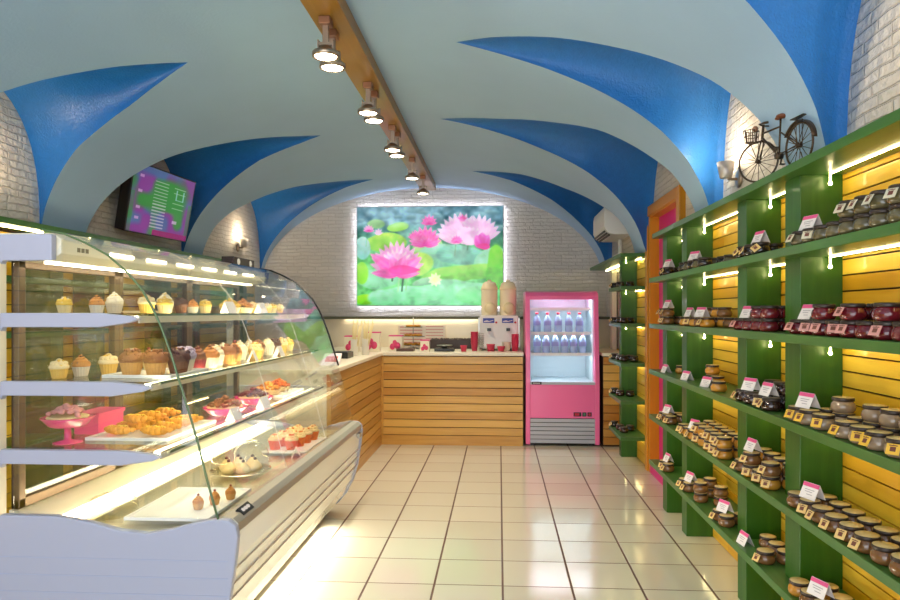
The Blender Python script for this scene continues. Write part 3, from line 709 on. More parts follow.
# lowest glass shelf: tray of golden pastries
tray(-1.56, -1.24, 2.46, 2.90, Z3+0.0003, 'white tray of golden pastries on the lowest glass shelf')
def make_pastry():
    t = thing('golden_pastry', 'x', 'pastry', group='golden pastries heaped on the white tray')
    m = MB()
    for k in range(7):
        u = (k-3)/3; m.ball((0.05*u, 0.016*u*u, 0.021+0.003*random.random()), (0.017, 0.024*(1-0.55*u*u), 0.019*(1-0.5*u*u)), n=10, k=6, jit=.1)
    m.build('crust', C_['gold'], t)
    m = MB()
    for k in range(14): m.ball((random.uniform(-.045, .045), random.uniform(-.008, .012), 0.038-0.0*k), (0.006, 0.005, 0.004), n=6, k=4)
    m.build('flaked_topping', C_['yellow'], t); return t
PP = Proto(make_pastry)
k = 0
for lay, spots in enumerate([[(-1.475, 2.53), (-1.325, 2.525), (-1.48, 2.625), (-1.33, 2.62), (-1.475, 2.72), (-1.325, 2.715), (-1.48, 2.815), (-1.33, 2.81)], [(-1.43, 2.58), (-1.42, 2.67), (-1.40, 2.76)]]):
    for (x, y) in spots:
        PP.put((x, y, Z3+0.0066+lay*0.036), random.uniform(-.3, .3), 'golden flaky pastry, %s in the %s of the heap on the tray' % (ordn(k % 8), ('bottom layer', 'top layer')[lay])); k += 1
# pink dishes with cakes
def pink_dish(x, y, z, r, label, stand=0):
    m = MB()
    if stand: m.lathe([(0.05, 0.0003), (0.05, 0.004), (0.012, 0.012), (0.012, stand-.004), (r*0.5, stand)], 24, (x, y, z))
    z += stand
    m.lathe([(r*0.6, 0.0004), (r*0.72, 0.006), (r*0.98, 0.032), (r*1.02, 0.036), (r*0.97, 0.037), (r*0.70, 0.011), (0, 0.010)], 32, (x, y, z))
    return tag(m.build('pink_dish', mat('pink_dish_glaze', S(232, 56, 128), 0.25, coat=.3)), label, 'dish')
def nut_tart(x, y, z, r, top, label):
    t = thing('tart', label, 'tart', (x, y, z))
    MB().lathe([(r*0.62, 0.0004), (r*0.8, 0.026), (r*0.76, 0.03), (0, 0.03)], 36, (x, y, z), flute=1, fa=-.04, sm=False).build('crust', C_['cream'], t)
    m = MB()
    for k in range(60):
        a = random.uniform(0, 2*pi); q = random.random()**0.6; rr = r*0.72*q; m.ball((x+rr*math.cos(a), y+rr*math.sin(a), z+0.031+0.035*(1-q)+random.uniform(0, .008)), (random.uniform(.008, .014),)*2+(0.008,), n=7, k=5, jit=.15)
    m.build('topping', C_[top], t); return t
pink_dish(-1.30, 3.14, Z3, 0.10, 'pink dish with nut tart on the lowest glass shelf, nearest of two'); nut_tart(-1.30, 3.14, Z3+0.0108, 0.105, 'brown', 'nut topped tart in the nearest pink dish, lowest glass shelf')
pink_dish(-1.30, 3.52, Z3, 0.10, 'pink dish with chocolate tart on the lowest glass shelf, farther one'); nut_tart(-1.30, 3.52, Z3+0.0108, 0.10, 'choc', 'chocolate topped tart in the farther pink dish, lowest glass shelf')
tray(-1.46, -1.22, 3.76, 4.16, Z3+0.0003, 'white board under the fruit tarts, far end of lowest glass shelf')
for k, (x, y, c) in enumerate([(-1.34, 3.86, 'gold'), (-1.34, 4.04, 'orange')]): nut_tart(x, y, Z3+0.0066, 0.09, c, ('golden fruit tart, nearer one on the white board', 'orange fruit tart, farther one on the white board')[k])
pink_dish(-1.60, 2.42, Z3, 0.09, 'pink cake stand behind the near end bracket of the case', stand=0.06); nut_tart(-1.60, 2.42, Z3+0.0708, 0.09, 'pinkish', 'pale pink cake on the pink stand at the near end')
m = MB(); m.box(-1.68, -1.58, 2.58, 2.76, Z3+.0004, Z3+.07); m.box(-1.685, -1.575, 2.575, 2.765, Z3+.07, Z3+.085); tag(m.build('pink_cake_box', mat('pink_box', S(228, 70, 132), 0.5), bevel=.002), 'bright pink cake box at the back of the lowest glass shelf', 'box')
m = MB(); m.lathe([(0.09, 0.0004), (0.09, 0.03), (0.08, 0.055), (0.045, 0.072), (0, 0.076)], 28, (-1.43, 2.42, ZD)); tag(m.build('clear_dome', glass('low_dome', (0.93, 0.92, 0.84, 1), 1.5)), 'low clear plastic dome standing on the deck by the near end', 'dome')
# tarts on the top shelf
for k, (y, c) in enumerate([(3.32, 'yellow'), (3.50, 'caramel')]):
    nut_tart(-1.35, y, Z1, 0.065, c, ('small yellow fruit tart on the top glass shelf', 'small dark fruit tart on the top glass shelf')[k])
for k, y in enumerate((2.42, 2.56)):
    m = MB(); m.lathe([(0.05, .0004), (0.062, .008), (0.05, .010), (0, .009)], 24, (-1.44, 2.62+0.16*k, Z1))
    t = tag(m.build('small_plate', C_['cream']), ('nearer', 'farther')[k]+' flat pastry plate on the top glass shelf', 'plate')
# price tents inside the case (plain white cards)
def make_card(wd=0.075, ht=0.055, pink=False):
    def fn():
        t = thing('price_tent', 'x', 'price card')
        m = MB(); hw = wd/2; d = 0.024; e = 0.0012
        m.add([(-d, -hw, 0), (-d, hw, 0), (0, hw, ht), (0, -hw, ht), (-d+e, -hw, 0), (-d+e, hw, 0), (0, hw, ht-e*2), (0, -hw, ht-e*2)], [(0, 1, 2, 3), (4, 7, 6, 5), (0, 3, 7, 4), (1, 5, 6, 2), (0, 4, 5, 1)], 0)
        m.add([(d, -hw, 0), (d, hw, 0), (0, hw, ht), (0, -hw, ht), (d-e, -hw, 0), (d-e, hw, 0), (0, hw, ht-e*2), (0, -hw, ht-e*2)], [(0, 3, 2, 1), (4, 5, 6, 7), (0, 4, 7, 3), (1, 2, 6, 5), (0, 1, 5, 4)], 0)
        m.build('card', M['paper'], t, fix=False)
        nrm = Vector((-ht, 0, d)).normalized(); up = Vector((d, 0, ht)).normalized()
        def strip(u0, u1, a, b, mt, nm):
            q = MB(); c = Vector((-d, 0, 0))+up*((u0+u1)/2*math.hypot(d, ht))+nrm*0.0006
            q.obox(c+Vector((0, (a+b)/2*hw, 0)), (up, (0, 1, 0), nrm), (u1-u0)/2*math.hypot(d, ht), abs(b-a)/2*hw, 0.0004)
            return q
        if pink: strip(0.74, 0.98, -1, 1, None, '').build('pink_band', M['card_pink'], t)
        q = MB()
        for (u, a, b) in ((0.55, -.6, .6), (0.42, -.4, .5), (0.26, -.5, .2)):
            s = strip(u, u+0.04, a, b, None, ''); q.add(s.v, s.f)
        q.build('print_line', M['print_grey'], t)
        return t
    return fn
PC = Proto(make_card(0.075, 0.055)); PT = Proto(make_card(0.072, 0.052, True))
for (x, y, z, lb) in [(-1.29, 3.16, Z1, 'white price card beside the yellow cupcake, top glass shelf'), (-1.29, 3.60, Z1, 'white price card by the far cream cupcakes, top glass shelf'), (-1.225, 3.30, Z2, 'white price card before the cherry cupcake, middle glass shelf'), (-1.23, 3.72, Z2, 'white price card near far end, middle glass shelf'),
                      (-1.19, 2.98, Z3, 'white price card before the nearest pink dish'), (-1.19, 3.36, Z3, 'white price card between the two pink dishes'), (-1.19, 3.72, Z3, 'white price card before the fruit tarts'), (-1.035, 3.40, ZD, 'white price card before the domed plate on the deck')]:
    PC.put((x, y, z+.0004), random.uniform(-.2, .35), lb, 'white price cards in the pastry case')

# ------------------------------------------------------------------ back counter
ct = thing('service_counter', 'L-shaped counter with horizontal wooden planks and beige worktop', 'counter', (-0.8, 7.2, 0))
m = MB(); planks(m, 'x', -1.165, 0.235, 6.685, 6.705, 0.10, 0.885, 0.0785, 0.007); m.cur = .5
m.box(-1.17, 0.235, 6.705, 6.715, 0.0, 0.885, 1); m.box(-1.165, 0.235, 6.68, 6.705, 0.0, 0.095, 0); m.box(-1.175, -1.15, 6.678, 6.704, 0, 0.885, 0)
m.build('front_planks', [M['oak'], M['dark_gap']], ct, bevel=0.0015)
m = MB(); planks(m, 'y', 4.66, 6.68, -1.19, -1.17, 0.10, 0.885, 0.0785, 0.007); m.cur = .5
m.box(-1.20, -1.19, 4.66, 6.68, 0, 0.885, 1); m.box(-1.19, -1.168, 4.66, 6.68, 0, 0.095, 0); m.box(-1.195, -1.165, 4.63, 4.66, 0, 0.885, 0)
m.build('side_planks', [M['oak_y'], M['dark_gap']], ct, bevel=0.0015)
m = MB(); m.box(-1.88, -1.196, 4.64, 4.66, 0, 0.885); m.box(-1.88, -1.86, 4.66, 7.79, 0, 0.885); m.build('end_board', M['cream'], ct)
m = MB(); m.prism([(-1.88, 4.62), (-1.155, 4.62), (-1.155, 6.665), (0.24, 6.665), (0.24, 7.79), (-1.88, 7.79)], 'z', 0.887, 0.917); m.build('worktop', M['cream'], ct, bevel=0.003)
c2 = thing('side_counter', 'short piece of planked counter between pink fridge and corner shelving', 'counter', (1.1, 7.2, 0))
m = MB(); planks(m, 'x', 1.02, 1.25, 6.70, 6.72, 0.02, 0.885, 0.0785, 0.007); m.cur = .5; m.box(1.02, 1.25, 6.72, 7.79, 0, 0.885, 1)
m.build('front_planks', [M['oak'], M['dark_gap']], c2); MB().box(1.01, 1.2515, 6.68, 7.79, 0.887, 0.917).build('worktop', M['cream'], c2, bevel=.003)
# white services duct in the corner
m = MB(); m.box(1.20, 1.2515, 7.30, 7.42, 0.92, 1.76); o = m.build('wall_duct', M['cream'], bevel=.004); tag(o, 'cream vertical duct on the right wall above the short counter', 'duct')

WT = 0.9175
t = thing('added_ledge_light', 'slim unseen strip light added under the dark ledge above the counter', 'strip light', (-0.6, 7.76, 1.25), None)  # unseen strip light, added to brighten the splashback tiles
MB().box(-1.8, -0.24, 7.75, 7.79, 1.246, 1.25).build('housing', M['white'], t)
MB().box(-1.79, -0.25, 7.755, 7.785, 1.243, 1.246).build('diffuser', emit('added_ledge_glow', (1.0, 0.88, 0.64, 1), 9), t)
# drink dispenser
t = thing('drink_dispenser', 'white two bowl cold drink dispenser with blue labels on the counter', 'drink dispenser', (0.0, 7.3, WT))
m = MB(); m.box(-0.205, 0.20, 7.15, 7.50, WT+.02, 1.283); m.box(-0.20, 0.195, 7.05, 7.15, WT+.02, WT+.05); m.build('body', M['white'], t, bevel=.008)
m = MB()
for x in (-.18, .16):
    for y in (7.08, 7.47): m.box(x, x+.02, y, y+.02, WT, WT+.02)
m.build('foot', M['black'], t)
m = MB(); m.box(-0.22, -0.207, 7.16, 7.5, WT+.03, 1.26); m.box(0.202, 0.215, 7.16, 7.5, WT+.03, 1.26); m.build('side_trim', M['steel'], t)
bw = glass('bowl_plastic', (0.96, 0.9, 0.74, 1), 1.45)
for k, x in enumerate((-0.105, 0.095)):
    m = MB(); m.lathe([(0.082, 0), (0.088, 0.01), (0.088, 0.27), (0.09, 0.275)], 28, (x, 7.32, 1.284)); b = m.build('bowl', mat('cream_drink', S(255, 240, 206), 0.25, coat=.5), t)
    m = MB(); m.lathe([(0.092, 0), (0.092, 0.012), (0.07, 0.07), (0.05, 0.085), (0.022, 0.09), (0.022, 0.105), (0.0, 0.11)], 28, (x, 7.32, 1.560)); m.build('lid', mat('cream_lid', S(250, 230, 190), 0.35), b)
    m = MB(); m.lathe([(0.0, 0.0), (0.06, 0.0), (0.064, 0.008), (0.03, 0.02), (0, 0.022)], 24, (x+.01, 7.234, 1.36), axis=(0, -1, 0)); m.build('paddle_cover', mat('cream_cover', S(232, 214, 168), 0.3), b)
    m = MB(); m.box(x-.065, x+.055, 7.1465, 7.149, 1.205, 1.255); lb = m.build('label', mat('blue_label', S(34, 58, 160), 0.4), t)
    m = MB(); m.prism([(x-.055, 1.225), (x-.02, 1.232), (x+.0, 1.224), (x+.045, 1.235), (x+.045, 1.228), (x, 1.217), (x-.055, 1.216)], 'y', 7.1455, 7.1464); m.build('label_lettering', M['paper'], lb)
    m = MB(); m.lathe([(0, 0), (0.011, 0), (0.011, .0015), (0, .002)], 14, (x+.075, 7.148, 1.21), axis=(0, -1, 0)); m.build('red_dot', mat('red_ink', S(190, 30, 50), .5), t)
    m = MB(); m.box(x-.02, x+.02, 7.10, 7.15, 1.12, 1.15); m.build('tap', M['black'], t)
RED = mat('red_cup_paper', S(200, 54, 88), 0.5); PNKC = mat('pink_cup_paper', S(232, 120, 150), 0.5)
def lathe_thing(name, prof, mt, loc, label, cat, group=None, n=20):
    return tag(MB().lathe(prof, n, loc).build(name, mt), label, cat, group)
def cupprof(r, h): return [(r*.72, 0.0003), (r, h), (r*1.06, h+.003), (r*.95, h), (r*.68, .006), (0, .006)]
def cup_stack(x, y, n, r, h, mt, label, group=None):
    t = thing('cup_stack', label, 'cups', (x, y, WT), group)
    for k in range(n): MB().lathe([(r*.72, k*.022+.0003), (r, k*.022+h), (r*1.07, k*.022+h+.003), (r*.94, k*.022+h)], 20, (x, y, WT)).build('cup', mt, t)
cup_stack(-0.255, 7.0, 6, .038, .085, RED, 'tall stack of red paper cups left of the drink dispenser')
cup_stack(0.165, 6.98, 5, .038, .085, RED, 'tall stack of red paper cups before right side of dispenser')
cup_stack(-0.185, 7.0, 6, .03, .07, glass('clear_cups', (0.93, .93, .93, 1)), 'stack of clear plastic cups before the drink dispenser')
lathe_thing('ice_cream_cup', cupprof(.045, .07), RED, (-0.085, 6.95, WT), 'red ice cream cup in front of the left dispenser label', 'cup')
lathe_thing('ice_cream_cup', cupprof(.04, .05), RED, (0.02, 6.92, WT), 'short red cup at front edge under the dispenser', 'cup')
lathe_thing('paper_cup', cupprof(.05, .09), M['cream'], (0.075, 7.0, WT), 'cream paper cup between red cups at the dispenser', 'cup')
lathe_thing('ice_cream_cup', cupprof(.035, .06), RED, (-0.36, 6.88, WT), 'small red cup at the left of the red cup stack', 'cup')
# coffee beans tray / dark jars
t = thing('topping_tray', 'long dark tray of toppings at the back of the counter', 'tray', (-0.6, 7.5, WT))
m = MB(); m.box(-0.76, -0.26, 7.40, 7.56, WT, WT+.10); m.build('tray', mat('dark_tray', S(58, 40, 34), 0.4), t, bevel=.004)
m = MB()
for k in range(150): m.ball((random.uniform(-.74, -.28), random.uniform(7.42, 7.54), WT+.10), random.uniform(.008, .016), n=6, k=4)

o = m.build('topping', mat('dark_toppings', S(72, 46, 36), 0.4), t); o['kind'] = 'stuff'
t = thing('kitchen_scale', 'small black scale standing on the middle of the counter', 'scale', (-0.56, 6.95, WT))
m = MB(); m.box(-.66, -.46, 6.86, 7.04, WT, WT+.03); m.build('base', M['black'], t, bevel=.006)
m = MB(); m.lathe([(.03, .03), (.03, .045), (.075, .05), (.085, .062), (0, .055)], 24, (-.56, 6.95, WT)); m.build('pan', M['steel'], t)
t = thing('cake_stand', 'tiered stand of golden pastries against the tiled wall', 'cake stand', (-0.95, 7.45, WT))
m = MB(); m.tube([(-.95, 7.45, WT), (-.95, 7.45, WT+.36)], .005, 8); m.lathe([(.06, 0.0002), (.06, .008), (0, .012)], 20, (-.95, 7.45, WT))
for z, r in ((.03, .15), (.13, .13), (.23, .10)): m.lathe([(0, z), (r, z), (r*1.03, z+.008), (r, z+.006), (0, z+.004)], 28, (-.95, 7.45, WT))
m.build('stand', M['steel'], t)
for z, r in ((.036, .12), (.136, .10), (.236, .075)):
    m = MB()
    for k in range(9): m.ball((-.95+r*.75*math.cos(k*.7), 7.45+r*.75*math.sin(k*.7), WT+z+.012), (.03, .022, .013), n=8, k=5)
    m.build('pastry_ring', C_['gold'], t)
m = MB(); m.box(-1.05, -.87, 6.86, 6.98, WT, WT+.028); tag(m.build('card_terminal', mat('dark_brown_plastic', S(86, 60, 48), .4), bevel=.004), 'flat dark brown box lying on the front of the counter', 'box')
# pink boxes with fruit print
def pbox(x, y, w, d, h, label):
    t = thing('sweet_box', label, 'box', (x, y, WT))
    MB().box(x-w/2, x+w/2, y-d/2, y+d/2, WT, WT+h).build('box', M['cream'], t, bevel=.002)
    m = MB(); sm_ = bpy.data.materials.get('strawberry_print') or mat('strawberry_print', S(222, 70, 120), .6)
    for (dx, dz, rr) in ((-.22, .30, .20), (.16, .36, .22), (-.05, .58, .16)): m.lathe([(0, 0), (rr*w, 0), (rr*w, .0006), (0, .001)], 14, (x+dx*w, y-d/2-.0011, WT+h*dz), axis=(0, -1, 0), ry=1.2)
    m.build('print', sm_, t)
    MB().box(x-w/2-.001, x+w/2+.001, y-d/2-.001, y+d/2+.001, WT+h, WT+h+.012).build('lid', M['card_pink'], t)
pbox(-1.28, 6.80, .15, .12, .19, 'cream sweet box with pink print at the counter corner')
pbox(-1.07, 7.0, .14, .12, .15, 'smaller cream sweet box with pink print beside the corner box')
pbox(-0.75, 6.85, .09, .09, .11, 'small pink printed box beside the black scale')
pbox(-1.50, 6.85, .14, .12, .15, 'cream box with pink print behind the straw cups')
m = MB(); m.box(-1.16, -.62, 7.735, 7.75, WT, WT+.25); o = m.build('menu_board', mat('menu_board_white', S(240, 226, 212), .5), bevel=.002); tag(o, 'pale menu board with red lines leaning on the tiled wall', 'menu board')
m = MB()
for k in range(6): m.box(-1.14, -.88, 7.7335, 7.7345, WT+.05+.035*k, WT+.058+.035*k); m.box(-.84, -.64, 7.7335, 7.7345, WT+.06+.035*k, WT+.066+.035*k)
m.build('printed_line', mat('menu_red_ink', S(214, 120, 110), .6), o)
# two straw cups
def straws(x, y, label, n=9):
    t = thing('straw_holder', label, 'straw holder', (x, y, WT))
    MB().lathe([(.03, .0003), (.036, .15), (.038, .152), (.034, .15), (.028, .006), (0, .006)], 24, (x, y, WT)).build('cup', M['white'], t)
    for k in range(n):
        a = 2*pi*k/n; m = MB(); m.tube([(x+.012*math.cos(a), y+.012*math.sin(a), WT+.008), (x+.045*math.cos(a)+.03, y+.045*math.sin(a), WT+.30+.03*math.sin(k*2.1))], .0055, 6); m.build('straw', mat('straw_paper', S(230, 212, 160), .5) if k == 0 else bpy.data.materials['straw_paper'], t)
straws(-1.33, 6.16, 'white cup of pale straws on the side counter, left one'); straws(-1.25, 6.28, 'white cup of pale straws on the side counter, right one')
m = MB(); m.box(-1.45, -1.30, 5.75, 5.98, WT, WT+.05); m.box(-1.44, -1.31, 5.77, 5.96, WT+.05, WT+.056); tag(m.build('receipt_printer', M['black'], bevel=.006), 'low black box on the side counter near the straw cups', 'box')
t = thing('menu_holder', 'leaning menu card with red print at the end of the side counter', 'menu card', (-1.27, 5.1, WT))
m = MB(); m.prism([(5.02, WT), (5.10, WT), (5.16, WT+.08), (5.152, WT+.084)], 'x', -1.34, -1.21); m.build('card', M['paper'], t)
m = MB(); m.obox((-1.275, 5.086, WT+.0425), ((1, 0, 0), Vector((0, .132, .084)).normalized(), Vector((0, -.084, .132)).normalized()), .045, .035, .0015); m.build('print', mat('red_print', S(200, 70, 60), .5), t)

# ------------------------------------------------------------------ pink open-front drinks fridge
fr = thing('drinks_fridge', 'bright pink open-front drinks fridge with lit shelves and grey grille', 'fridge', (0.62, 7.0, 0))
FX0, FX1, FY, FB, FH = 0.262, 0.985, 6.70, 7.40, 1.53
def side_poly(): return [(FY, 0.015), (FB, 0.015), (FB, FH), (FY+.20, FH), (FY+.13, FH-.015), (FY+.10, FH-.05), (FY+.02, 0.78), (FY, 0.62)]
for a, b in ((FX0, FX0+.045), (FX1-.045, FX1)): MB().prism(side_poly(), 'x', a, b).build('side_panel', M['pink'], fr, bevel=.006)
m = MB(); m.prism([(FY+.115, FH-.085), (FY+.11, FH-.05), (FY+.135, FH-.016), (FY+.20, FH-.002), (FB, FH-.002), (FB, FH-.03), (FY+.22, FH-.06), (FY+.16, FH-.085)], 'x', FX0+.045, FX1-.045); m.build('header', M['pink'], fr)
MB().box(FX0+.05, FX1-.05, FY+.24, FY+.27, FH-.072, FH-.062).build('header_tube', M['fridge_tube'], fr)
m = MB(); m.box(FX0+.045, FX1-.045, FB-.03, FB, .60, FH-.03); m.box(FX0+.045, FX1-.045, FY+.03, FB-.03, .60, .625)
m.box(FX0+.045, FX0+.055, FY+.12, FB-.03, .625, FH-.08); m.box(FX1-.055, FX1-.045, FY+.12, FB-.03, .625, FH-.08)
for k in range(14): m.box(FX0+.06, FX1-.06, FB-.036, FB-.03, .66+.05*k, .668+.05*k)
m.build('liner', M['fridge_in'], fr)
m = MB(); m.box(FX0+.045, FX1-.045, FY+.001, FY+.03, .275, .605); m.build('lower_panel', M['pink'], fr, bevel=.003)
m = MB(); m.box(FX0+.045, FX1-.045, FY+.0, FY+.04, .605, .63); m.build('lip', M['grille'], fr)
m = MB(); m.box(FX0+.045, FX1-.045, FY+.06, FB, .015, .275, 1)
for k in range(6): m.prism([(FY+.004, .030+.041*k), (FY+.045, .030+.041*k+.012), (FY+.045, .030+.041*k+.026), (FY+.004, .030+.041*k+.034)], 'x', FX0+.045, FX1-.045)
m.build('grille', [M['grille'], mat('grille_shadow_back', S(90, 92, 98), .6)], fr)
m = MB()
for x in (FX0+.05, FX1-.1):
    for y in (FY+.05, FB-.1): m.box(x, x+.05, y, y+.05, 0, .016)
m.build('foot', M['black'], fr)
for k, (z, y0) in enumerate(((1.115, FY+.20), (.905, FY+.17), (1.36, FY+.23))):
    s = MB().box(FX0+.056, FX1-.056, y0, FB-.04, z-.012, z).build('shelf', M['fridge_in'], fr)
    MB().box(FX0+.06, FX1-.06, y0-.004, y0-.0002, z-.025, z+.004).build('price_rail', M['white'], s)
    MB().box(FX0+.08, FX1-.08, y0+.02, y0+.035, z-.022, z-.0125).build('shelf_tube', M['fridge_tube'], s)
m = MB(); m.box(FX0+.06, FX0+.155, FY-.003, FY+.0, .606, .632); b = m.build('badge', M['black'], fr)
m = MB()
for k in range(6): m.box(FX0+.072+.012*k, FX0+.079+.012*k, FY-.004, FY-.003, .614, .624)
m.build('badge_lettering', M['paper'], b)
for k in range(3):
    x = FX1-.255+[0, .085, .135][k]; m = MB(); m.box(x, x+[.075, .04, .04][k], FY-.004, FY+.001, .295, .335); b = m.build('control', M['black'], fr, bevel=.002)
    m = MB(); m.box(x+.01, x+[.055, .03, .03][k], FY-.005, FY-.004, .303, .327); m.build('control_face', [mat('control_red', S(190, 30, 60), .4), mat('control_green', S(80, 120, 90), .4), bpy.data.materials['control_red'] if k else M['black']][k], b)
bm_ = mat('water_bottle_blue', S(170, 190, 226), 0.12, coat=.5); lm_ = mat('bottle_label', S(150, 150, 206), .4); capm = mat('bottle_cap_red', S(190, 32, 62), .4)
def make_bottle():
    t = thing('water_bottle', 'x', 'bottle', group='water bottles in the pink fridge')
    MB().lathe([(.030, .0003), (.034, .006), (.034, .05), (.031, .055), (.034, .06), (.034, .105), (.030, .125), (.014, .150), (.012, .155), (.012, .163)], 20).build('bottle', bm_, t)
    MB().lathe([(.0345, .062), (.0348, .065), (.0348, .098), (.0345, .101)], 20).build('label', lm_, t)
    MB().lathe([(.0145, .160), (.0145, .180), (0, .181)], 14).build('cap', capm, t); return t
BT = Proto(make_bottle)
for k in range(5): BT.put((FX0+.125+.108*k, FY+.27, 1.1153), k, 'red capped water bottle on the upper fridge shelf, %s from the left' % ordn(k)).scale = (1.12, 1.12, 1.12)
for k in range(6): BT.put((FX0+.125+.092*k, FY+.24, .9053), k, 'red capped water bottle on the lower fridge shelf, %s from the left' % ordn(k))

# ------------------------------------------------------------------ printed / lit pictures
def picture(name, fn, W, H, corners, mt, parent=None):
    """grid of W x H cells between 4 corners (bl, br, tr, tl); fn(U, V) -> sRGB array"""
    bl, br, tr, tl = [np.array(c, float) for c in corners]
    U, V = np.meshgrid(np.linspace(0, 1, W), np.linspace(0, 1, H))
    P = (1-U)[..., None]*(1-V)[..., None]*bl + U[..., None]*(1-V)[..., None]*br + (U*V)[..., None]*tr + ((1-U)*V)[..., None]*tl
    q = MB(); q.v = [tuple(p) for p in P.reshape(-1, 3)]; q.pl = [.5]*len(q.v)
    q.f = [(j*W+i, j*W+i+1, (j+1)*W+i+1, (j+1)*W+i) for j in range(H-1) for i in range(W-1)]; q.m = [0]*len(q.f); q.s = [False]*len(q.f)
    ob = q.build(name, mt, parent, fix=False)
    rgb = np.clip(fn(U, V), 0, 1); lin = np.where(rgb <= .04045, rgb/12.92, ((rgb+.055)/1.055)**2.4)
    a = ob.data.color_attributes.new('print', 'FLOAT_COLOR', 'POINT')
    a.data.foreach_set('color', np.concatenate([lin, np.ones(lin.shape[:2]+(1,))], -1).astype(np.float32).ravel())
    return ob
rng = np.random.RandomState(3)
def smooth_noise(U, V, sx, sy, seed):
    r = np.random.RandomState(seed); g = r.rand(sy+2, sx+2)
    x = U*sx; y = V*sy; i = np.minimum(x.astype(int), sx); j = np.minimum(y.astype(int), sy); fx = x-i; fy = y-j
    fx = fx*fx*(3-2*fx); fy = fy*fy*(3-2*fy)
    return g[j, i]*(1-fx)*(1-fy)+g[j, np.minimum(i+1, sx+1)]*fx*(1-fy)+g[np.minimum(j+1, sy+1), i]*(1-fx)*fy+g[np.minimum(j+1, sy+1), np.minimum(i+1, sx+1)]*fx*fy
def lotus(U, V):
    A = 1.49; X = U*A; Y = V        # Y up
    n1 = smooth_noise(U, V, 9, 7, 1); n2 = smooth_noise(U, V, 26, 18, 2); n3 = smooth_noise(U, V, 60, 40, 5)
    c = lambda *q: np.array(q)/255.
    img = np.zeros(U.shape+(3,))
    top = c(96, 140, 158); mid = c(132, 190, 150); low = c(92, 190, 104)
    k = np.clip((Y-.45)/.4, 0, 1)[..., None]
    img[:] = low*(1-k)+top*k
    img += (n1-.5)[..., None]*.35+(n2-.5)[..., None]*.22+(n3-.5)[..., None]*.08
    img = np.clip(img, 0, 1)
    def blend(mask, colr):
        nonlocal img
        mask = np.clip(mask, 0, 1)[..., None]; img = img*(1-mask)+colr*mask
    def leaf(cx, cy, rx, ry, rot, c0, c1, soft=.05, amp=1):
        ca, sa = math.cos(rot), math.sin(rot); dx = X-cx; dy = Y-cy; u = (dx*ca+dy*sa)/rx; v = (-dx*sa+dy*ca)/ry
        d = np.sqrt(u*u+v*v)+(n1-.5)*.25; mk = np.clip((1-d)/soft, 0, 1)*amp
        t = np.clip(.5+.5*v+.5*(n2-.5), 0, 1)[..., None]; rad = (1+.022*np.cos(np.arctan2(v, u)*22))[..., None]
        blend(mk, np.clip((np.array(c0)*(1-t)+np.array(c1)*t)*rad, 0, 1))
    for q in range(26): leaf(rng.rand()*A, .72+.26*rng.rand(), .04+.07*rng.rand(), .015+.03*rng.rand(), 0, c(70, 116, 130), c(150, 190, 196), .4, .7)
    LG, DG, TE, YE = c(150, 214, 90), c(50, 150, 40), c(130, 210, 178), c(176, 224, 96)
    for (cx, cy, rx, ry, ro, a, b) in [(.20,.83,.10,.05,0,c(120,180,120),c(160,205,150)),(.42,.80,.12,.05,.1,LG,c(150,205,140)),(.30,.64,.22,.10,.05,c(120,200,80),YE),(.06,.58,.08,.12,0,c(120,190,180),c(170,214,206)),(.72,.60,.15,.09,.2,c(130,200,120),c(190,225,150)),(.86,.50,.24,.12,0,c(90,170,130),c(150,205,180)),
            (1.08,.50,.26,.11,-.1,c(86,160,140),c(130,196,176)),(1.36,.45,.20,.12,.3,c(130,200,160),c(150,215,180)),(.62,.42,.16,.12,.2,c(160,220,90),YE),(1.1,.33,.42,.09,.12,c(90,180,50),c(150,216,90)),(1.42,.35,.10,.26,0,c(60,170,30),c(120,200,60)),(.22,.27,.24,.11,0,c(110,190,140),c(150,214,180)),(.05,.33,.07,.12,0,c(120,210,50),c(150,220,80)),
            (.08,.06,.11,.055,0,c(96,190,20),c(150,220,40)),(.45,.08,.36,.12,.05,c(84,186,120),c(150,220,184)),(.98,.10,.46,.16,0,c(80,186,116),c(146,222,176)),(1.30,.09,.30,.10,-.05,c(76,190,100),c(130,216,150)),(.70,.24,.14,.04,.2,c(100,160,120),c(140,190,150))]:
        leaf(cx, cy, rx, ry, ro, a, b, .10)
    for (x, h0, h1, wd, cc) in [(.42,.14,.33,.010,c(150,210,150)),(.50,.15,.32,.009,c(120,190,120)),(.46,.14,.30,.012,c(40,90,60)),(.36,.24,.33,.012,c(60,100,70)),(1.13,.56,.72,.008,c(70,120,80)),(1.0,.50,.64,.006,c(90,140,100)),(.09,.60,.72,.005,c(70,110,80))]:
        blend(np.clip((wd-np.abs(X-x-(Y-h0)*.1))/.006, 0, 1)*((Y > h0) & (Y < h1)), cc)
    def petal(bx, by, ang, Ln, wd, c0, c1, al=1.0):
        ca, sa = math.cos(ang), math.sin(ang); dx = X-bx; dy = Y-by; u = (dx*ca+dy*sa)/Ln; v = (-dx*sa+dy*ca)/wd
        uu = np.clip(u, 0, 1); prof = np.sin(np.pi*uu**.75)**.8*(1-.1*uu)
        mk = np.clip((prof-np.abs(v))/.12, 0, 1)*((u > 0) & (u < 1))*al
        t = np.clip(uu**1.3+.12*np.cos(v*9), 0, 1)[..., None]; sh = (1-.10*np.abs(v))[..., None]
        blend(mk, np.clip((np.array(c0)*(1-t)+np.array(c1)*t)*sh, 0, 1))
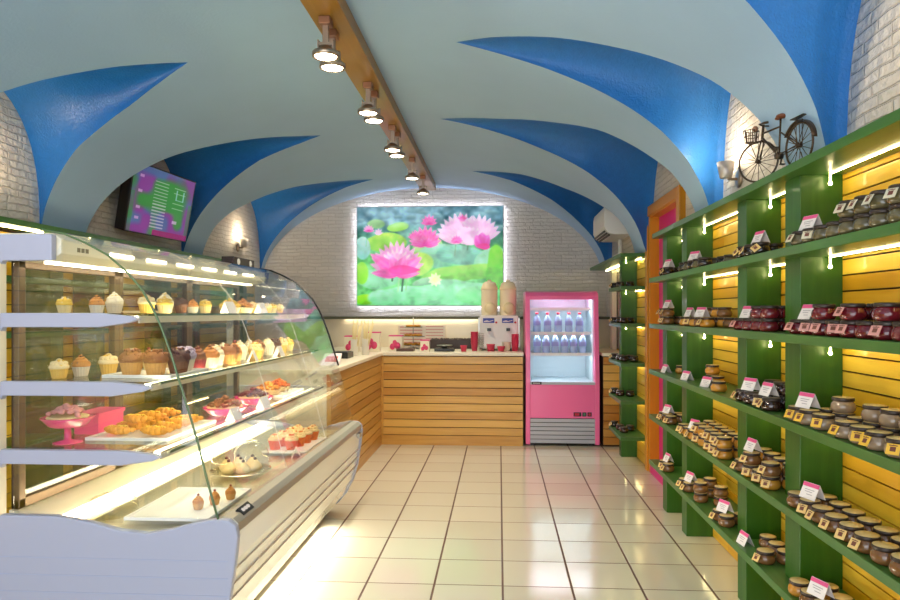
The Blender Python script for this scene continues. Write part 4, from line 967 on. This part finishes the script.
    def flower(cx, cy, s, pal, n=9, spread=1.25, front=True):
        lo_, hi_ = pal
        for i in range(n):
            a = pi/2+spread*(i/(n-1)*2-1); petal(cx, cy, a, s*(1.0-.12*abs(i/(n-1)*2-1)), s*.17, lo_*.98, hi_*(.97+.03*(i % 2)))
        for i in range(n-2):
            a = pi/2+spread*.8*(i/(n-3)*2-1); petal(cx, cy-.01, a, s*.80, s*.17, hi_, lo_*.96+.03)
        if front:
            for a, q in ((pi*.98, .95), (.05, .85), (pi*.9, .7), (.3, .7), (pi*.72, .5), (pi*.3, .5)):
                petal(cx-(.05 if a < 1.5 else -.05)*s, cy-.05*s, a, s*q*.9, s*.15, c(222, 60, 160), c(236, 130, 200))
    PINK = (c(238, 130, 206), c(246, 190, 232)); HOT = (c(232, 70, 164), c(240, 140, 200)); PALE = (c(240, 176, 228), c(238, 208, 240))
    flower(1.06, .64, .31, PALE, 13, 1.25, False); flower(1.25, .66, .27, PALE, 11, 1.2, False); flower(1.15, .62, .2, PALE, 9, 1.0, False)
    for q in range(9): petal(.80, .26, q*.7, .075, .022, c(210, 220, 150), c(250, 246, 226), .8)
    flower(.74, .83, .10, HOT, 7, 1.5); flower(.12, .76, .07, PINK, 7, 1.5); flower(.22, .73, .06, PALE, 5, 1.3, False); flower(1.08, .86, .07, HOT, 5, 1.0, False)
    flower(.70, .62, .20, HOT, 9, 1.35); flower(.60, .67, .10, HOT, 7, 1.2, False); flower(1.02, .64, .08, HOT, 7, 1.3)
    for a, L_, wd in ((pi*.5, .16, .08), (pi*.35, .15, .06), (pi*.65, .15, .06)): petal(1.28, .58, a, L_, wd, c(214, 60, 170), c(236, 120, 206))
    petal(1.36, .59, pi*.98, .15, .035, c(232, 60, 150), c(226, 60, 150))
    flower(.41, .33, .34, PINK, 13, 1.25); flower(.41, .35, .25, (c(240,150,214), c(250,214,240)), 9, .9, False)
    for a, L_, wd in ((pi*.80, .36, .07), (pi*.20, .30, .07), (pi*.62, .20, .07), (pi*.38, .2, .07)): petal(.42, .32, a, L_, wd, c(236, 70, 170), c(244, 150, 214))
    petal(.32, .36, .0, .34, .055, c(238, 60, 160), c(230, 50, 150))
    def blur(q):
        p = np.pad(q, ((1, 1), (1, 1), (0, 0)), 'edge'); return (p[:-2, 1:-1]+p[2:, 1:-1]+p[1:-1, :-2]+p[1:-1, 2:]+2*p[1:-1, 1:-1])/6
    n4 = smooth_noise(U, V, 34, 26, 9); n5 = smooth_noise(U, V, 16, 12, 10)
    lum = np.clip(1.02+.16*(n4-.5)+.24*(n5-.5), .5, 1.4)[..., None]
    img = np.clip(img*lum, 0, 1)
    g = img.mean(-1, keepdims=True); img = g+(img-g)*.92
    for _ in range(3): img = blur(img)
    return img
fr_ = thing('lotus_lightbox', 'backlit picture of pink lotus flowers and green leaves on the back wall', 'picture', (-0.81, 8.06, 1.39))
PX0, PX1, PZ0, PZ1, PY = -1.70, 0.046, 1.40, 2.575, 8.03
MB().box(PX0-.012, PX1+.012, PY+.003, YB-.036, PZ0-.012, PZ1+.012).box(PX0+.08, PX1-.08, YB-.036, YB, PZ0+.08, PZ1-.08).build('frame', mat('white_lightbox_frame', S(220, 222, 224), .4), fr_, bevel=.003)
m = MB()
for (a, b, c, d) in ((PX0+.012, PX0+.02, PZ0+.02, PZ1-.02), (PX1-.02, PX1-.012, PZ0+.02, PZ1-.02), (PX0+.02, PX1-.02, PZ0+.012, PZ0+.02), (PX0+.02, PX1-.02, PZ1-.02, PZ1-.012)): m.box(a, b, YB-.034, YB-.020, c, d)
m.build('edge_glow', emit('lightbox_edge_glow', (0.80, 0.82, 1.0, 1), 20), fr_)
picture('picture', lotus, 330, 222, [(PX0, PY, PZ0), (PX1, PY, PZ0), (PX1, PY, PZ1), (PX0, PY, PZ1)], attr_mat('lotus_print', POSTER), fr_)

def menu(U, V):
    img = np.zeros(U.shape+(3,)); c = lambda *q: np.array(q)/255.
    pal = [[c(58,130,92), c(70,60,130), c(120,60,150), c(150,60,150)], [c(60,120,150), c(96,90,170), c(140,86,190), c(150,70,180)], [c(150,50,160), c(110,70,170), c(60,130,120), c(60,140,80)], [c(110,90,160), c(80,100,150), c(70,110,140), c(50,110,100)]]
    n = smooth_noise(U, V, 7, 5, 11); n2 = smooth_noise(U, V, 5, 4, 21)
    pur, gre, blu = c(134, 60, 160), c(60, 140, 70), c(84, 104, 170)
    a = np.clip((n-.35)*3, 0, 1)[..., None]; b = np.clip((n2-.5)*4, 0, 1)[..., None]
    img = pur*(1-a)+blu*a; img = img*(1-b)+gre*b
    e = (np.minimum(U, 1-U) < .06)[..., None]; img = np.where(e & (V < .6)[..., None], gre*.5+img*.5, img)
    img = np.where((V < .09)[..., None] & (U > .4)[..., None], c(150, 20, 120), img)
    def rect(u0, u1, v0, v1, col, al=.85):
        nonlocal img
        m_ = ((U > u0) & (U < u1) & (V > v0) & (V < v1))[..., None]*al; img = img*(1-m_)+col*m_
    for k in range(15): rect(.34, .56, .12+.05*k, .135+.05*k, c(205, 205, 225), .7)
    for v in (.2, .36, .6, .82): rect(.10, .16, v, v+.04, c(205, 160, 220), .8)
    for v in (.48, .56, .72, .8): rect(.66, .86, v, v+.012, c(190, 215, 205), .7)
    rect(.70, .72, .62, .78, c(150, 200, 210)); rect(.82, .84, .62, .78, c(150, 200, 210)); rect(.70, .84, .62, .635, c(150, 200, 210)); rect(.70, .78, .24, .29, c(220, 190, 235), .8)
    return img
tvt = thing('menu_screen', 'wall mounted menu screen glowing purple and green, tilted down', 'screen', (-2.7, 5.3, 2.0))
def tvc(dn):   # corners: near is left in the picture
    # screen plane leans out at the top
    b = [Vector((-2.77, 4.86, 1.93)), Vector((-2.68, 5.63, 1.925)), Vector((-2.54, 5.52, 2.40)), Vector((-2.63, 4.75, 2.41))]
    nrm = (b[1]-b[0]).cross(b[3]-b[0]).normalized()
    return [p+nrm*dn for p in b]
q0 = tvc(-.085); q1 = tvc(-.001); ctr = sum(q1, Vector())/4
def grow(qs, k): 
    cc = sum(qs, Vector())/4; return [cc+(p-cc)*k for p in qs]
m = MB(); m.add(grow(q0, 1.04)+grow(q1, 1.04), [(0,1,2,3),(4,5,6,7),(0,1,5,4),(1,2,6,5),(2,3,7,6),(3,0,4,7)]); m.build('casing', M['black'], tvt, bevel=.004)
picture('screen', menu, 150, 100, tvc(.001), attr_mat('menu_print', .38), tvt)
m = MB(); m.tube([(-2.879, 5.2, 2.2), (-2.70, 5.2, 2.18)], .03, 8); m.box(-2.879, -2.86, 5.1, 5.3, 2.1, 2.3); m.build('bracket', M['black'], tvt)

# ------------------------------------------------------------------ wall sconces
def sconce(loc, sgn, label):
    t = thing('wall_sconce', label, 'wall lamp', loc, 'wall sconces above the shelving')
    x, y, z = loc
    MB().lathe([(0, 0), (.045, 0), (.045, .008), (.03, .014), (0, .014)], 20, (x, y, z), axis=(sgn, 0, 0)).build('wall_plate', M['lamp_metal'], t)
    MB().tube([(x+sgn*.014, y, z), (x+sgn*.055, y, z), (x+sgn*.072, y, z+.015)], .007, 8).build('arm', M['lamp_metal'], t)
    MB().lathe([(.026, 0), (.03, .004), (.046, .085), (.043, .085), (.027, .008), (.0, .008)], 24, (x+sgn*.072, y, z+.005)).build('shade', mat('nickel_shade', S(200, 190, 180), .3, metal=.4), t)
    MB().lathe([(0, .05), (.024, .055), (.03, .08), (0, .09)], 18, (x+sgn*.072, y, z+.005)).build('bulb', M['sconce_glow'], t)
    l = bpy.data.lights.new('sconce_light', 'POINT'); l.energy = 5; l.color = (1, .82, .58); l.shadow_soft_size = .03
    lo = bpy.data.objects.new('sconce_light', l); COL.objects.link(lo); lo.parent = t; lo.location = (sgn*.09, 0, .13)
sconce((X0+.001, 3.50, 2.05), 1, 'nickel wall lamp on the left wall just outside the picture edge')
sconce((X1-.001, 1.90, 2.08), -1, 'nickel wall lamp on the right wall nearest the entrance')
sconce((X1-.001, 3.66, 2.02), -1, 'nickel wall lamp on the right wall beside the model bicycle')
sconce((X0+.001, 7.30, 2.03), 1, 'nickel wall lamp on the left wall beyond the menu screen')

# ------------------------------------------------------------------ air conditioner
ac = thing('air_conditioner', 'white wall mounted air conditioner high in the far right corner', 'air conditioner', (1.1, 6.9, 2.06))
m = MB(); m.prism([(1.2695, 2.06), (1.2695, 2.35), (1.05, 2.35), (1.01, 2.33), (1.0, 2.28), (1.0, 2.14), (1.03, 2.08), (1.10, 2.06)], 'y', 6.52, 7.28); m.build('body', M['white'], ac, bevel=.008)
m = MB()
for k in range(3): m.obox((1.010+.022*k, 6.90, 2.094-.017*k), ((0, 1, 0), Vector((.06, 0, -.05)).normalized(), Vector((-.05, 0, -.06)).normalized()), .33, .008, .006)
m.build('outlet_louvre', M['black'], ac)
m = MB(); m.box(1.255, 1.2695, 6.49, 6.5195, 2.12, 2.22); m.build('end_vent', M['black'], ac)
m = MB(); m.tube([(1.235, 7.0, 2.06), (1.235, 7.0, 1.83)], .022, 10); m.build('pipe_cover', M['white'], ac)

# ------------------------------------------------------------------ model bicycle on the top shelf
bk = thing('model_bicycle', 'small dark metal model bicycle standing on the top shelf', 'model bicycle', (1.1, 2.75, SH[0]+T2))
BZ = SH[0]+T2; R_ = .086
F = Vector((1.066, 2.86, BZ+R_)); Rr = Vector((1.112, 2.585, BZ+R_)); dr = (Rr-F).normalized(); upv = Vector((0, 0, 1)); sd = dr.cross(upv).normalized()
fd = Vector((math.sin(math.radians(42)), -math.cos(math.radians(42)), 0)); fs = fd.cross(upv).normalized()
def wheel(c, d, s_, nm):
    m = MB(); m.tube([c+(d*math.cos(a)+upv*math.sin(a))*(R_-.004) for a in [2*pi*k/40 for k in range(40)]], .0042, 8, closed=True)
    wv = m.build(nm, M['iron'], bk)
    m = MB(); m.tube([c-s_*.009, c+s_*.009], .009, 10); m.build('hub', M['iron'], wv)
    for k in range(16):
        a = 2*pi*k/16; m = MB(); e = d*math.cos(a)+upv*math.sin(a); m.tube([c+e*.006+s_*(.004 if k % 2 else -.004), c+e*(R_-.006)], .0013, 5); m.build('spoke', M['iron'], wv)
wheel(F, fd, fs, 'front_wheel'); wheel(Rr, dr, sd, 'rear_wheel')
head = F+dr*.040+upv*.112; headb = F+dr*.030+upv*.086; seat = F+dr*.160+upv*.128; seatt = F+dr*.157+upv*.102; bb = F+dr*.149+upv*(-.010)
m = MB()
m.tube([headb, head+upv*.03], .0055, 8); m.tube([head-upv*.005, seatt], .004, 8); m.tube([headb+upv*.005, bb], .0045, 8); m.tube([bb, seat+upv*.005], .004, 8)
for s_ in (-1, 1): m.tube([bb+sd*.008*s_, Rr+sd*.010*s_], .0025, 6); m.tube([seatt-upv*.02, Rr+sd*.010*s_], .0025, 6)
m.build('frame', M['iron'], bk)
m = MB()
for s_ in (-1, 1): m.tube([headb, headb+fs*.012*s_-upv*.012, F+fs*.012*s_], .003, 6)
m.build('fork', M['iron'], bk)
m = MB(); hb = head+upv*.035
for s_ in (-1, 1): m.tube([hb-upv*.012, hb+fs*.02*s_-upv*.006-fd*.008, hb+fs*.034*s_-upv*.008+fd*.018], .0032, 6); m.tube([hb+fs*.034*s_-upv*.008+fd*.014, hb+fs*.034*s_-upv*.009+fd*.036], .005, 8)
m.build('handlebar', M['iron'], bk)
m = MB(); m.ball(head-fd*.035+upv*.02, .012, n=10, k=6); m.build('lamp', M['copper'], bk)
m = MB(); m.ball(seat+upv*.012+dr*.008, (.022, .022, .009), n=14, k=6); m.ball(seat+upv*.010-dr*.018, (.012, .014, .006), n=12, k=6); m.build('saddle', M['leather'], bk)
m = MB(); bc = head-fd*.052-upv*.035
for z_, g_ in ((0, .82), (.025, .92), (.05, 1.0)):
    cs = [bc+fs*a_*.026*g_+fd*b_*.02*g_+upv*z_ for a_, b_ in ((-1, -1), (1, -1), (1, 1), (-1, 1))]; m.tube(cs, .0016, 5, closed=True)
for a_, b_ in [(i/2-1, j) for i in range(5) for j in (-1, 1)]+[(i, j/2-1) for i in (-1, 1) for j in range(1, 4)]:
    m.tube([bc+fs*a_*.026*.82+fd*b_*.02*.82, bc+fs*a_*.026+fd*b_*.02+upv*.05], .0016, 5)
for a_ in (-.6, -.2, .2, .6): m.tube([bc+fs*a_*.026*.82-fd*.016, bc+fs*a_*.026*.82+fd*.016], .0012, 5)
m.build('basket', M['iron'], bk)
m = MB(); m.grid(lambda u, v: Rr+(dr*math.cos(.1+u*2.5)+upv*math.sin(.1+u*2.5))*(R_+.006)+sd*(v-.5)*.022, 20, 2); o = m.build('mudguard', M['iron'], bk); sm_ = o.modifiers.new('th', 'SOLIDIFY'); sm_.thickness = .0018
m = MB(); m.tube([bb-sd*.012, bb+sd*.012], .014, 14); m.tube([bb+sd*.012, bb+sd*.012+upv*.03+dr*.01], .003, 6); m.tube([bb-sd*.012, bb-sd*.012-upv*.03-dr*.01], .003, 6); m.obox(bb+sd*.020+upv*.03+dr*.01, (dr, sd, upv), .008, .008, .002); m.obox(bb-sd*.020-upv*.03-dr*.01, (dr, sd, upv), .008, .008, .002); m.build('crank', M['iron'], bk)
m = MB(); m.obox(Rr+upv*(R_+.018)+dr*.0, (dr, sd, upv), .04, .012, .0015); m.tube([Rr+sd*.012, Rr+sd*.012+upv*(R_+.018)], .0015, 5); m.tube([Rr-sd*.012, Rr-sd*.012+upv*(R_+.018)], .0015, 5); m.build('luggage_rack', M['iron'], bk)
m = MB(); m.tube([Rr-sd*.02+dr*-.02+upv*(-.02), Rr-sd*.03-dr*.01-upv*R_], .002, 5); m.build('kick_stand', M['iron'], bk)

# ------------------------------------------------------------------ jars
JB = {}
def jarmat(nm, c_, **k): return mat('jar_'+nm, S(*c_), .12, coat=.6, noise=.25, nscale=18, **k)
KIND = dict(olive=((98, 88, 60), 'olive brown preserve jar'), dark=((44, 32, 26), 'black brown preserve jar'), red=((104, 22, 32), 'dark red jam jar'), tan=((156, 130, 104), 'tan cream honey jar'), choc=((58, 34, 28), 'chocolate brown honey jar'), amber=((190, 130, 44), 'amber honey jar'), brown=((120, 80, 44), 'brown honey jar'))
LIDR = mat('jar_lid_rim', S(58, 46, 40), .35, metal=.3); LIDT = mat('jar_lid_paper', S(206, 176, 118), .55, noise=.2, nscale=50); LIDD = mat('jar_lid_dark', S(78, 62, 46), .4)
TAGY = mat('tag_yellow', S(236, 184, 60), .55, noise=.12, nscale=40); TAGB = mat('tag_beige', S(226, 190, 120), .55, noise=.15, nscale=40); TAGR = mat('tag_rose', S(214, 150, 140), .55); TAGC = mat('tag_cream', S(216, 206, 178), .55); INK = mat('tag_ink', S(112, 60, 44), .6)
def make_jar(kind, tagm, lidm):
    def fn():
        t = thing('preserve_jar', 'x', 'jar'); t.scale = (1, 1, .9)
        MB().lathe([(.024, .0003), (.032, .002), (.0375, .012), (.0385, .022), (.036, .034), (.031, .041), (.0295, .046)], 24).build('glass_jar', jm[kind], t)
        l = MB().lathe([(.0335, .044), (.0345, .046), (.0345, .054), (.0330, .0565), (.0315, .0565)], 24).build('lid', LIDR, t)
        MB().lathe([(.0, .0564), (.0322, .0564), (.0322, .0572), (.0, .0576)], 20).build('lid_paper', lidm, l)
        if tagm is not None:
            nz = Vector((-.82, 0, .42)).normalized(); uz = Vector((.42, 0, .82)).normalized(); s2 = Vector((0, 1, 0)); a = (uz+s2).normalized(); b = (uz-s2).normalized()
            ax = (a, b) if random.random() < .5 else (uz, s2)
            g = MB().obox((-.047, 0, .030), (ax[0], ax[1], nz), .0165, .0165, .0008).build('tag', tagm, t)
            q = MB(); q.obox(Vector((-.047, 0, .030))+nz*.001, (ax[0], ax[1], nz), .007, .007, .0004); q.obox(Vector((-.047, 0, .030))+nz*.001+ax[0]*.011, (ax[0], ax[1], nz), .0015, .010, .0004); q.build('tag_print', INK, g)
            MB().tube([(-.035, 0, .044), (-.042, 0, .043), (-.044, 0, .040)], .0008, 4).build('string', INK, g)
        return t
    return fn
jm = {k: jarmat(k, v[0]) for k, v in KIND.items()}
PJ = {}
def put_jar(kind, tagk, x, y, z, rz, label, group):
    key = (kind, tagk)
    if key not in PJ:
        tm = {None: None, 'y': TAGY, 'b': TAGB, 'r': TAGR, 'c': TAGC}[tagk]
        PJ[key] = Proto(make_jar(kind, tm, LIDD if kind in ('dark', 'olive', 'red', 'choc') else LIDT))
    return PJ[key].put((x, y, z), rz, label, group)
JH = .0578*.9
SN = ['top', 'second', 'third', 'fourth', 'lowest']
BN = ['door bay', 'wide middle bay', 'narrow bay', 'nearest bay']
XR = {'f': 1.0725, 'm': 1.1525, 'b': 1.211}
RN = {'f': 'front', 'm': 'middle', 'b': 'back'}
def cell(s, b, kind, rows, tagp, tents, tk='b'):
    """rows: list of (row, y list far to near, tiers list or int)"""
    z0 = SH[s+1]+T2
    for (row, ys, tiers) in rows:
        for i, y in enumerate(ys):
            n = tiers[i] if isinstance(tiers, (list, tuple)) else tiers
            for k in range(n):
                tg = tk if (row == 'f' and random.random() < tagp) else None
                kd = kind if isinstance(kind, str) else kind[(i+k) % len(kind)]
                lb = '%s, %s%s row, %s from far end, %s compartment, %s' % (KIND[kd][1], ('' if n == 1 else ('lower tier ' if k == 0 else 'upper tier ')), RN[row], ordn(i), SN[s], BN[b])
                x = XR[row]+random.uniform(-.001, .001)+(.012 if k else 0)*0
                put_jar(kd, tg, x, y, z0+.0003+k*(JH+.0004), random.uniform(-.1, .9), lb, '%s jars, %s compartment, %s' % (kd, SN[s], BN[b]))
    for j, (x, y, tier) in enumerate(tents):
        nm = 'white price tent with pink band, %s compartment, %s' % (SN[s], BN[b])
        if len(tents) > 1: nm += ', %s one' % ('far', 'near')[j] if len(tents) == 2 else ', %s from far end' % ordn(j)
        if tier: nm = nm.replace('price tent', 'price tent standing on jars')
        PT.put((x, y, z0+.0006+tier*(JH+.0004)), random.uniform(.1, .45), nm, 'price tents on the jar shelves')
def ys(a, b, n): return [a+(b-a)*i/max(1, n-1) for i in range(n)]
# top compartment
cell(0, 0, 'dark', [('f', [4.46, 4.37], 1), ('m', [4.42, 4.33], 1)], .4, [(1.085, 4.41, 1)])
cell(0, 1, ['dark', 'olive'], [('f', [3.98, 3.89, 3.80, 3.71, 3.60], 1), ('m', ys(3.95, 3.45, 6), 1)], .5, [(1.09, 3.84, 1)])
cell(0, 2, 'dark', [('f', [3.03, 2.94, 2.85], 1), ('m', [3.0, 2.91], 1)], .4, [(1.09, 2.90, 1)])
cell(0, 3, 'olive', [('f', [2.47, 2.385, 2.30, 2.215, 2.13, 2.045, 1.96, 1.87], [1, 1, 1, 1, 2, 2, 2, 2]), ('m', ys(2.40, 1.80, 7), [1, 1, 2, 2, 2, 2, 2])], .6, [(1.09, 2.44, 1)], 'c')
# second
cell(1, 0, 'brown', [('f', [4.46, 4.37], 2), ('m', [4.40], 1)], .9, [(1.085, 4.42, 2)])
cell(1, 1, ['amber', 'brown'], [('f', [3.96, 3.87, 3.76, 3.67, 3.56], [1, 1, 1, 1, 1]), ('m', ys(3.92, 3.45, 6), [1, 1, 2, 2, 2, 1])], .5, [(1.085, 3.92, 1), (1.085, 3.70, 1)])
cell(1, 2, 'red', [('f', ys(3.06, 2.76, 4), [1, 1, 2, 2]), ('m', ys(3.04, 2.74, 4), 2)], .2, [(1.085, 3.02, 1)], 'r')
cell(1, 3, 'red', [('f', ys(2.49, 1.85, 8), [1, 1, 2, 1, 2, 1, 2, 1]), ('m', ys(2.47, 1.83, 8), [1, 1, 2, 2, 2, 2, 2, 2])], .45, [(1.085, 2.44, 1)], 'r')
# third
cell(2, 0, 'amber', [('m', [4.36], 1)], 0, [(1.075, 4.44, 0)])
cell(2, 1, 'amber', [('m', [3.74, 3.65], [2, 1]), ('f', [3.38], 1)], 0, [(1.075, 3.95, 0), (1.085, 3.60, 0)])
cell(2, 2, 'choc', [('f', ys(3.04, 2.74, 4), [1, 1, 1, 1]), ('m', ys(3.02, 2.74, 4), [1, 2, 2, 2])], .8, [(1.085, 2.99, 1), (1.085, 2.80, 1)])
cell(2, 3, 'tan', [('f', [2.50, 2.41, 2.31, 2.16, 2.07, 1.98, 1.88], [1, 1, 1, 1, 1, 1, 1]), ('m', ys(2.44, 1.86, 7), [1, 2, 1, 2, 2, 2, 2])], .85, [(1.085, 2.455, 1)], 'y')
# fourth
cell(3, 0, 'brown', [('f', [4.47, 4.385, 4.30], [1, 1, 1]), ('m', [4.44, 4.35], 1)], .9, [(1.085, 4.42, 1)])
cell(3, 1, 'amber', [('f', ys(4.0, 3.30, 8), [1, 1, 1, 2, 2, 2, 2, 2]), ('m', ys(3.98, 3.30, 8), [1, 1, 2, 2, 2, 2, 2, 2])], .9, [(1.085, 3.82, 1)])
cell(3, 2, ['brown', 'amber'], [('f', ys(3.05, 2.75, 4), [1, 2, 1, 2]), ('m', ys(3.03, 2.74, 4), 2)], .95, [(1.085, 2.97, 2)])
cell(3, 3, 'brown', [('f', ys(2.50, 1.86, 8), 1), ('m', ys(2.46, 1.82, 8), 1)], .6, [(1.085, 2.42, 1)])
# lowest
cell(4, 0, 'brown', [('f', [4.46, 4.37], 1)], .9, [(1.085, 4.42, 1)])
cell(4, 1, 'brown', [('f', [3.98, 3.89, 3.68, 3.36, 3.27], [1, 1, 2, 1, 1]), ('m', [3.95, 3.78, 3.60, 3.30], [1, 2, 2, 1])], .6, [(1.085, 3.91, 1), (1.085, 3.33, 1)])
cell(4, 2, 'brown', [('m', [2.98, 2.89, 2.80], [1, 1, 1]), ('f', [2.80], [1])], .5, [(1.07, 3.02, 0)])
cell(4, 3, ['amber', 'brown'], [('f', ys(2.49, 1.93, 7), 1), ('m', ys(2.45, 1.89, 7), 1)], .9, [(1.085, 2.36, 1)])
# jars on the corner shelving
for i, z in enumerate(FSH):
    for j, (x, y) in enumerate([(1.07, 6.37), (1.09, 6.18), (1.17, 6.14), (1.10, 6.05), (1.18, 6.0)][:3+(i % 3)]):
        put_jar(('dark', 'choc')[j % 2], 'b' if j == 0 else None, x, y, z+.0153, .5, '%s, %s from far end, %s board of the corner shelving' % (KIND[('dark', 'choc')[j % 2]][1], ordn(j), ['top', 'second', 'third', 'fourth', 'fifth'][i]), 'jars on the corner shelving')
